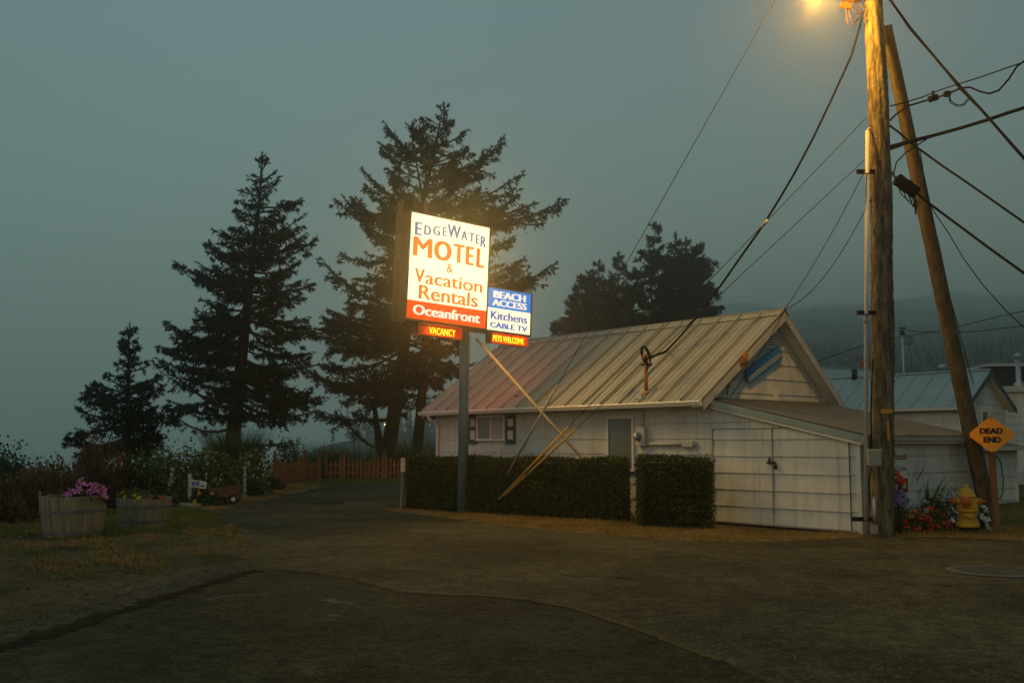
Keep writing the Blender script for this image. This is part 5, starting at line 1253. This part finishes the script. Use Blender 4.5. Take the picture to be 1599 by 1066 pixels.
# ------------------------------------------------------------------ shrubs and weeds on the seaward side
def gp(px, d_, z=0.0): q = P(px, 760, d_); q.z = z; return q
plant('dark_shrub', 'dark green leafy shrub with wiry shoots at the far left edge', 'shrub', gp(-10, 24), (1.15, .9, 1.55), 5200, .10, M_shrub, 31, stems=14, stemh=.45)
plant('dark_shrub', 'low dark green shrub between the dry brown bushes', 'shrub', gp(82, 25), (.8, .7, 1.15), 3000, .09, M_shrub, 32, stems=10, stemh=.35)
plant('dark_shrub', 'dark shrub behind the two barrels, below the small spruce', 'shrub', gp(200, 26.5), (1.2, .8, 1.15), 4200, .09, M_shrub, 33, stems=10)
plant('dry_shrub', 'dry brown bush at the left edge in front of the dark shrub', 'shrub', gp(20, 22), (1.15, .7, .85), 4200, .16, M_drysh, 34, sliver=True, stems=24, stemh=.15)
plant('dry_shrub', 'dry brown bush behind the broken barrel', 'shrub', gp(75, 23), (.9, .6, 1.05), 4000, .16, M_drysh, 35, sliver=True, stems=24, stemh=.12)
plant('dry_shrub', 'tall brown plumed bush between the shrub and the orange post', 'shrub', gp(152, 26), (.85, .6, 1.55), 4600, .16, M_drysh, 36, sliver=True, stems=30, stemh=.2)
for i, (px, d_, rx, rz, lb) in enumerate(((225, 29, .95, 1.25, 'light green weed clump right behind the orange post'), (262, 29.5, .85, 1.45, 'light green flowering weed around the leaning reflector post'), (305, 30, .85, 1.5, 'light green flowering weed behind the for sale sign'), (338, 31, .8, 1.15, 'light green flowering weed behind the wooden cart'), (396, 36, .65, 1.35, 'flowering weed clump left of the first fence post'), (455, 48, 1.0, 1.75, 'flowering weed clump rising behind the short fence'), (489, 47.6, .55, .85, 'dark weed clump filling the gap between the fences'))):
    plant('flowering_weed', lb, 'weeds', gp(px, d_), (rx, .75, rz), 2600, .12, M_knot if i < 6 else M_shrub, 50+i, [('blossoms', M_wfl, 46 if i in (1, 2, 4, 5) else 14, .045, 5)] if i < 6 else (), stems=12)
plant('low_weed', 'leafy ground weed around the foot of the wooden cart', 'weeds', gp(372, 33), (1.0, .8, .62), 2000, .10, M_shrub, 61)
plant('low_weed', 'leafy weed mat below the short picket fence', 'weeds', gp(412, 37), (.7, .6, .42), 2600, .11, M_shrub, 62)
plant('low_weed', 'yellow dotted weed left of the for sale stake', 'weeds', gp(318, 27.6), (.45, .4, .35), 900, .08, M_shrub, 63, [('blossoms', M_yel, 3, .05, 5)])
def blades(name, label, cat, c, n, h_, spread, m, seed, lean=.45, wid=.03, group=None):
    rng = np.random.default_rng(seed); c = Vector(c); o = empty(name, c, label, cat, group=group)
    a = rng.uniform(0, 6.283, n); r = spread*rng.uniform(0, 1, n)**.6; p0 = np.stack([r*np.cos(a), r*np.sin(a)*.7, np.zeros(n)], 1)
    out = np.stack([np.cos(a), np.sin(a)*.8, np.zeros(n)], 1); H_ = h_*rng.uniform(.55, 1.1, n)[:, None]; l_ = lean*rng.uniform(.15, 1.3, n)[:, None]
    s = np.stack([-np.sin(a+rng.normal(0, 1, n)), np.cos(a), np.zeros(n)], 1)*wid/2; Q = []
    prev = None
    for f in np.linspace(0, 1, 5):
        q = p0+out*(H_*l_*f**2)+np.array([0, 0, 1])*H_*(f-.25*l_*f**3); w_ = s*(1-f*.93)
        if prev is not None: Q.append(np.stack([prev[0], prev[1], q+w_, q-w_], 1))
        prev = (q-w_, q+w_)
    tri_mesh('blades', np.concatenate(Q), m, o); return o
blades('grass_tussock', 'big shaggy grass tussock around the trunk of the tall spruce', 'grass clump', gp(366, 40.5), 1700, 2.4, .8, M_reed, 71, .42, .035)
blades('grass_tussock', 'reedy grass clump above the gap in the picket fence', 'grass clump', gp(506, 50), 500, 1.9, .8, M_reed, 72, .5, .035)
blades('grass_tussock', 'reedy grass clump under the bare limb of the twin spruce', 'grass clump', gp(560, 50), 800, 1.75, 1.4, M_reed, 73, .5, .035)
blades('grass_tussock', 'yellowish grass clump at the foot of the thinner spruce trunk', 'grass clump', gp(650, 50.5), 900, 2.2, 1.1, M_reed, 74, .6, .035)
blades('grass_tussock', 'dry grass clump hanging over the picket fence middle', 'grass clump', gp(572, 48.6), 300, 1.15, .5, M_grass_dry, 75, .7, .03)
# ------------------------------------------------------------------ flower bed by the pole
def fb(px, py): return G(px, py)
plant('nasturtium_mound', 'yellowing leafy mound with orange red blooms between pole and hydrant', 'flowers', fb(1442, 830), (.62, .4, .42), 2300, .055, leafmat('nasturtium_leaves', (.05, .065, .012), (.13, .11, .02), 5), 81, [('blossoms', M_red, 26, .045, 5), ('orange_blossoms', M_orng, 12, .04, 5)])
plant('leafy_border_plant', 'green leafy border plant right against the utility pole', 'flowers', fb(1402, 830), (.28, .3, .62), 1100, .055, M_knot, 82, [('blossoms', M_yel, 7, .026, 5)])
plant('petunia_plant', 'white petunias in the bed behind the red blooms', 'flowers', fb(1440, 825), (.7, .35, .62), 1500, .05, M_shrub, 83, [('blossoms', M_wflb, 22, .065, 5)])
plant('petunia_plant', 'white petunias spilling right of the hydrant', 'flowers', fb(1531, 828), (.16, .2, .48), 500, .045, M_shrub, 84, [('blossoms', M_wflb, 18, .06, 5)])
plant('dark_bed_plant', 'dark leafy plant just left of the hydrant', 'flowers', fb(1482, 825), (.36, .3, .68), 1300, .05, M_shrub, 85, [('blossoms', M_wflb, 6, .055, 5)])
blades('iris_clump', 'sword leaved iris clump near the pole against the white wall', 'plant', fb(1416, 825), 30, 1.45, .15, M_reed, 86, .38, .085)
blades('iris_clump', 'sword leaved iris clump midway between pole and hydrant', 'plant', fb(1450, 825), 26, 1.25, .14, M_reed, 87, .45, .08)
o = plant('hydrangea', 'lavender hydrangea head with an orange spike in front of the red wall panel', 'flowers', P(1403.5, 788, 18.7), (.14, .12, .30), 260, .04, M_shrub, 88, [('blossoms', M_purp, 120, .03, 4)])
mb = MB(); mb.tube([(0, 0, -o.location.z-.05), (0, 0, .1)], .03, 6); mb.tube([(.02, 0, 0), (0, -.1, .5)], .012, 5); mb.build('main_stem', M_bark, o); rng = np.random.default_rng(5); T_ = []
for k in range(70):
    f = rng.uniform(0, 1); p_ = np.array([-.10+.17*f+rng.normal(0, .02), -.12+rng.normal(0, .02), .62-.24*f+rng.normal(0, .02)]); T_ += bloom(rng, p_, rng.normal(size=3)+np.array([0, -1, .3]), .035, 4)
tri_mesh('orange_spike', np.array(T_), M_orng, o)
# ------------------------------------------------------------------ grass, turf and gravel that nobody could count
def scatter(poly, n, rng):
    P_ = np.array(poly); lo, hi = P_.min(0), P_.max(0); out = []
    while sum(len(q) for q in out) < n:
        x_, y_ = rng.uniform(lo[0], hi[0], n), rng.uniform(lo[1], hi[1], n); k_ = inpoly(x_, y_, poly); out.append(np.stack([x_, y_], 1)[k_])
    return np.concatenate(out)[:n]
def turf(name, px, n, h_, m, seed, thr=None, label=None, wid=.014):
    rng = np.random.default_rng(seed); poly = g2(px); p = scatter(poly, n, rng)
    f = np.sin(p[:, 0]*1.9+seed)*np.cos(p[:, 1]*1.3+seed*2)+.6*np.sin(p[:, 0]*4.7+p[:, 1]*3.1)
    if thr is not None: p = p[f+rng.normal(0, .35, n) > thr]; f = f[:len(p)]
    n = len(p); q = np.concatenate([p, np.zeros((n, 1))], 1)
    d = rng.normal(size=(n, 3))*np.array([.6, .6, .2])+np.array([0, 0, 1]); d /= np.linalg.norm(d, axis=1, keepdims=True)
    tag(tri_mesh(name, slivers(q, d, h_*rng.uniform(.4, 1.3, n), np.full(n, wid), rng), m), label, None, kind='stuff')
V1 = [(596, 794), (632, 800), (700, 808.5), (780, 818.5), (860, 828), (930, 834), (1000, 839), (1080, 844), (1150, 846), (1230, 844), (1300, 840.5), (1380, 838), (1460, 838), (1530, 841), (1599, 845), (1700, 848), (1700, 825), (1560, 822), (1460, 828), (1390, 829), (1340, 832), (1250, 833), (1120, 826), (1000, 822), (980, 815), (800, 806), (640, 796)]
sheet('dry_verge', g2(V1), .006, mat('dry_verge_soil', (.15, .105, .04), (.21, .15, .06), scale=3, rough=1, bump=.02, bscale=30), .06, 12)
turf('dry_grass', V1, 30000, .075, M_grass_dry, 91, None, 'dry yellow grass strip along the hedge and cottage')
turf('green_grass', [(1500, 838), (1599, 841), (1700, 842), (1700, 770), (1590, 772), (1500, 815)], 11000, .09, M_grass_grn, 92, -.6, 'green grass around the dead end sign')
V2 = [(-60, 835), (0, 836), (110, 842), (170, 838), (330, 826), (356, 818), (330, 800), (300, 793), (170, 790), (-60, 792)]
turf('green_grass', V2, 30000, .085, M_grass_grn, 93, -.55, 'green turf around the barrel planters')
turf('dry_grass', [(-60, 930), (120, 905), (300, 886), (385, 866), (390, 835), (340, 806), (-60, 800)], 26000, .055, M_grass_dry, 94, .15, 'dry straw patches around the barrel planters')
turf('green_grass', [(-60, 915), (150, 900), (330, 872), (385, 850), (360, 830), (170, 845), (-60, 850)], 9000, .05, M_grass_grn, 97, .75, 'small green tufts in the dirt of the verge')
turf('dry_grass', [(330, 800), (420, 779), (500, 761), (500, 752), (430, 757), (380, 776), (310, 790)], 9000, .07, M_grass_dry, 95, -.3, 'dry grass bank along the driveway')
turf('green_grass', [(480, 761), (560, 756.5), (720, 756), (720, 745), (560, 746), (470, 752)], 12000, .11, M_grass_grn, 96, None, 'green grass strip below the picket fence', .022)
# gravel
rng = np.random.default_rng(12); p = scatter(g2([(-80, 1030), (0, 1004), (190, 946), (385, 888), (395, 874), (330, 887), (200, 925), (0, 978), (-80, 1000)]), 2600, rng); p = np.concatenate([p, scatter(g2([(-80, 1000), (150, 950), (390, 880), (395, 835), (250, 850), (-80, 870)]), 900, rng)])
q_ = scatter(g2([(330, 830), (700, 815), (1200, 850), (1600, 850), (1650, 1060), (100, 1060)]), 1300, rng); p = np.concatenate([p, q_]); sz = rng.uniform(.005, .022, (len(p), 1, 1)); sz[-1300:] *= .5; cube = np.array([[-1, -1, 0], [1, -1, 0], [1, 1, 0], [-1, 1, 0], [-.6, -.7, .9], [.7, -.5, .8], [.6, .7, 1], [-.7, .5, .8]])
an = rng.uniform(0, 6.28, len(p)); rot = np.stack([np.stack([np.cos(an), -np.sin(an), 0*an], 1), np.stack([np.sin(an), np.cos(an), 0*an], 1), np.stack([0*an, 0*an, 1+0*an], 1)], 1)
vv = (cube[None]*sz*rng.uniform(.6, 1.3, (len(p), 1, 3))) @ np.transpose(rot, (0, 2, 1)) + np.concatenate([p, np.where(np.arange(len(p)) < len(p)-1300, 0, .008)[:, None]], 1)[:, None, :]
tag(tri_mesh('gravel', vv[:, [[4, 5, 6, 7], [0, 1, 5, 4], [1, 2, 6, 5], [2, 3, 7, 6], [3, 0, 4, 7]]].reshape(-1, 4, 3), M_stone), 'loose grey gravel along the asphalt edge', kind='stuff')
# ------------------------------------------------------------------ a far porch lamp between the trunks
q = P(601.5, 662.5, 120); gz0 = float(land(q.x, q.y))
o = empty('beach_lamp', (q.x, q.y, gz0), 'tiny warm light glowing far off between the spruce trunks', 'lamp')
mb = MB(); mb.tube([(0, .1, 0), (0, .1, q.z-gz0+.2)], .06, 8); mb.tube([(0, .1, q.z-gz0+.2), (0, 0, q.z-gz0+.2)], .04, 6); mb.build('post', M_dark, o)
mb = MB(); mb.sphere((0, 0, q.z-gz0), .11, 12, 8); mb.build('globe', emis('far_lamp_glow', (1, .60, .25), 5), o)

# ------------------------------------------------------------------ fog
mb = MB(); mb.box((330, 660, 111), (2640, 2000, 258))
hz = mb.build('haze', None)
tag(hz, kind='stuff')
m = bpy.data.materials.new('sea_fog'); m.use_nodes = True; t = m.node_tree; t.nodes.clear()
o = t.nodes.new('ShaderNodeOutputMaterial'); v = t.nodes.new('ShaderNodeVolumePrincipled')
v.inputs['Color'].default_value = (.94, 1, .99, 1); v.inputs['Density'].default_value = .0017; v.inputs['Anisotropy'].default_value = .91
t.links.new(v.outputs[0], o.inputs['Volume']); hz.data.materials.append(m)
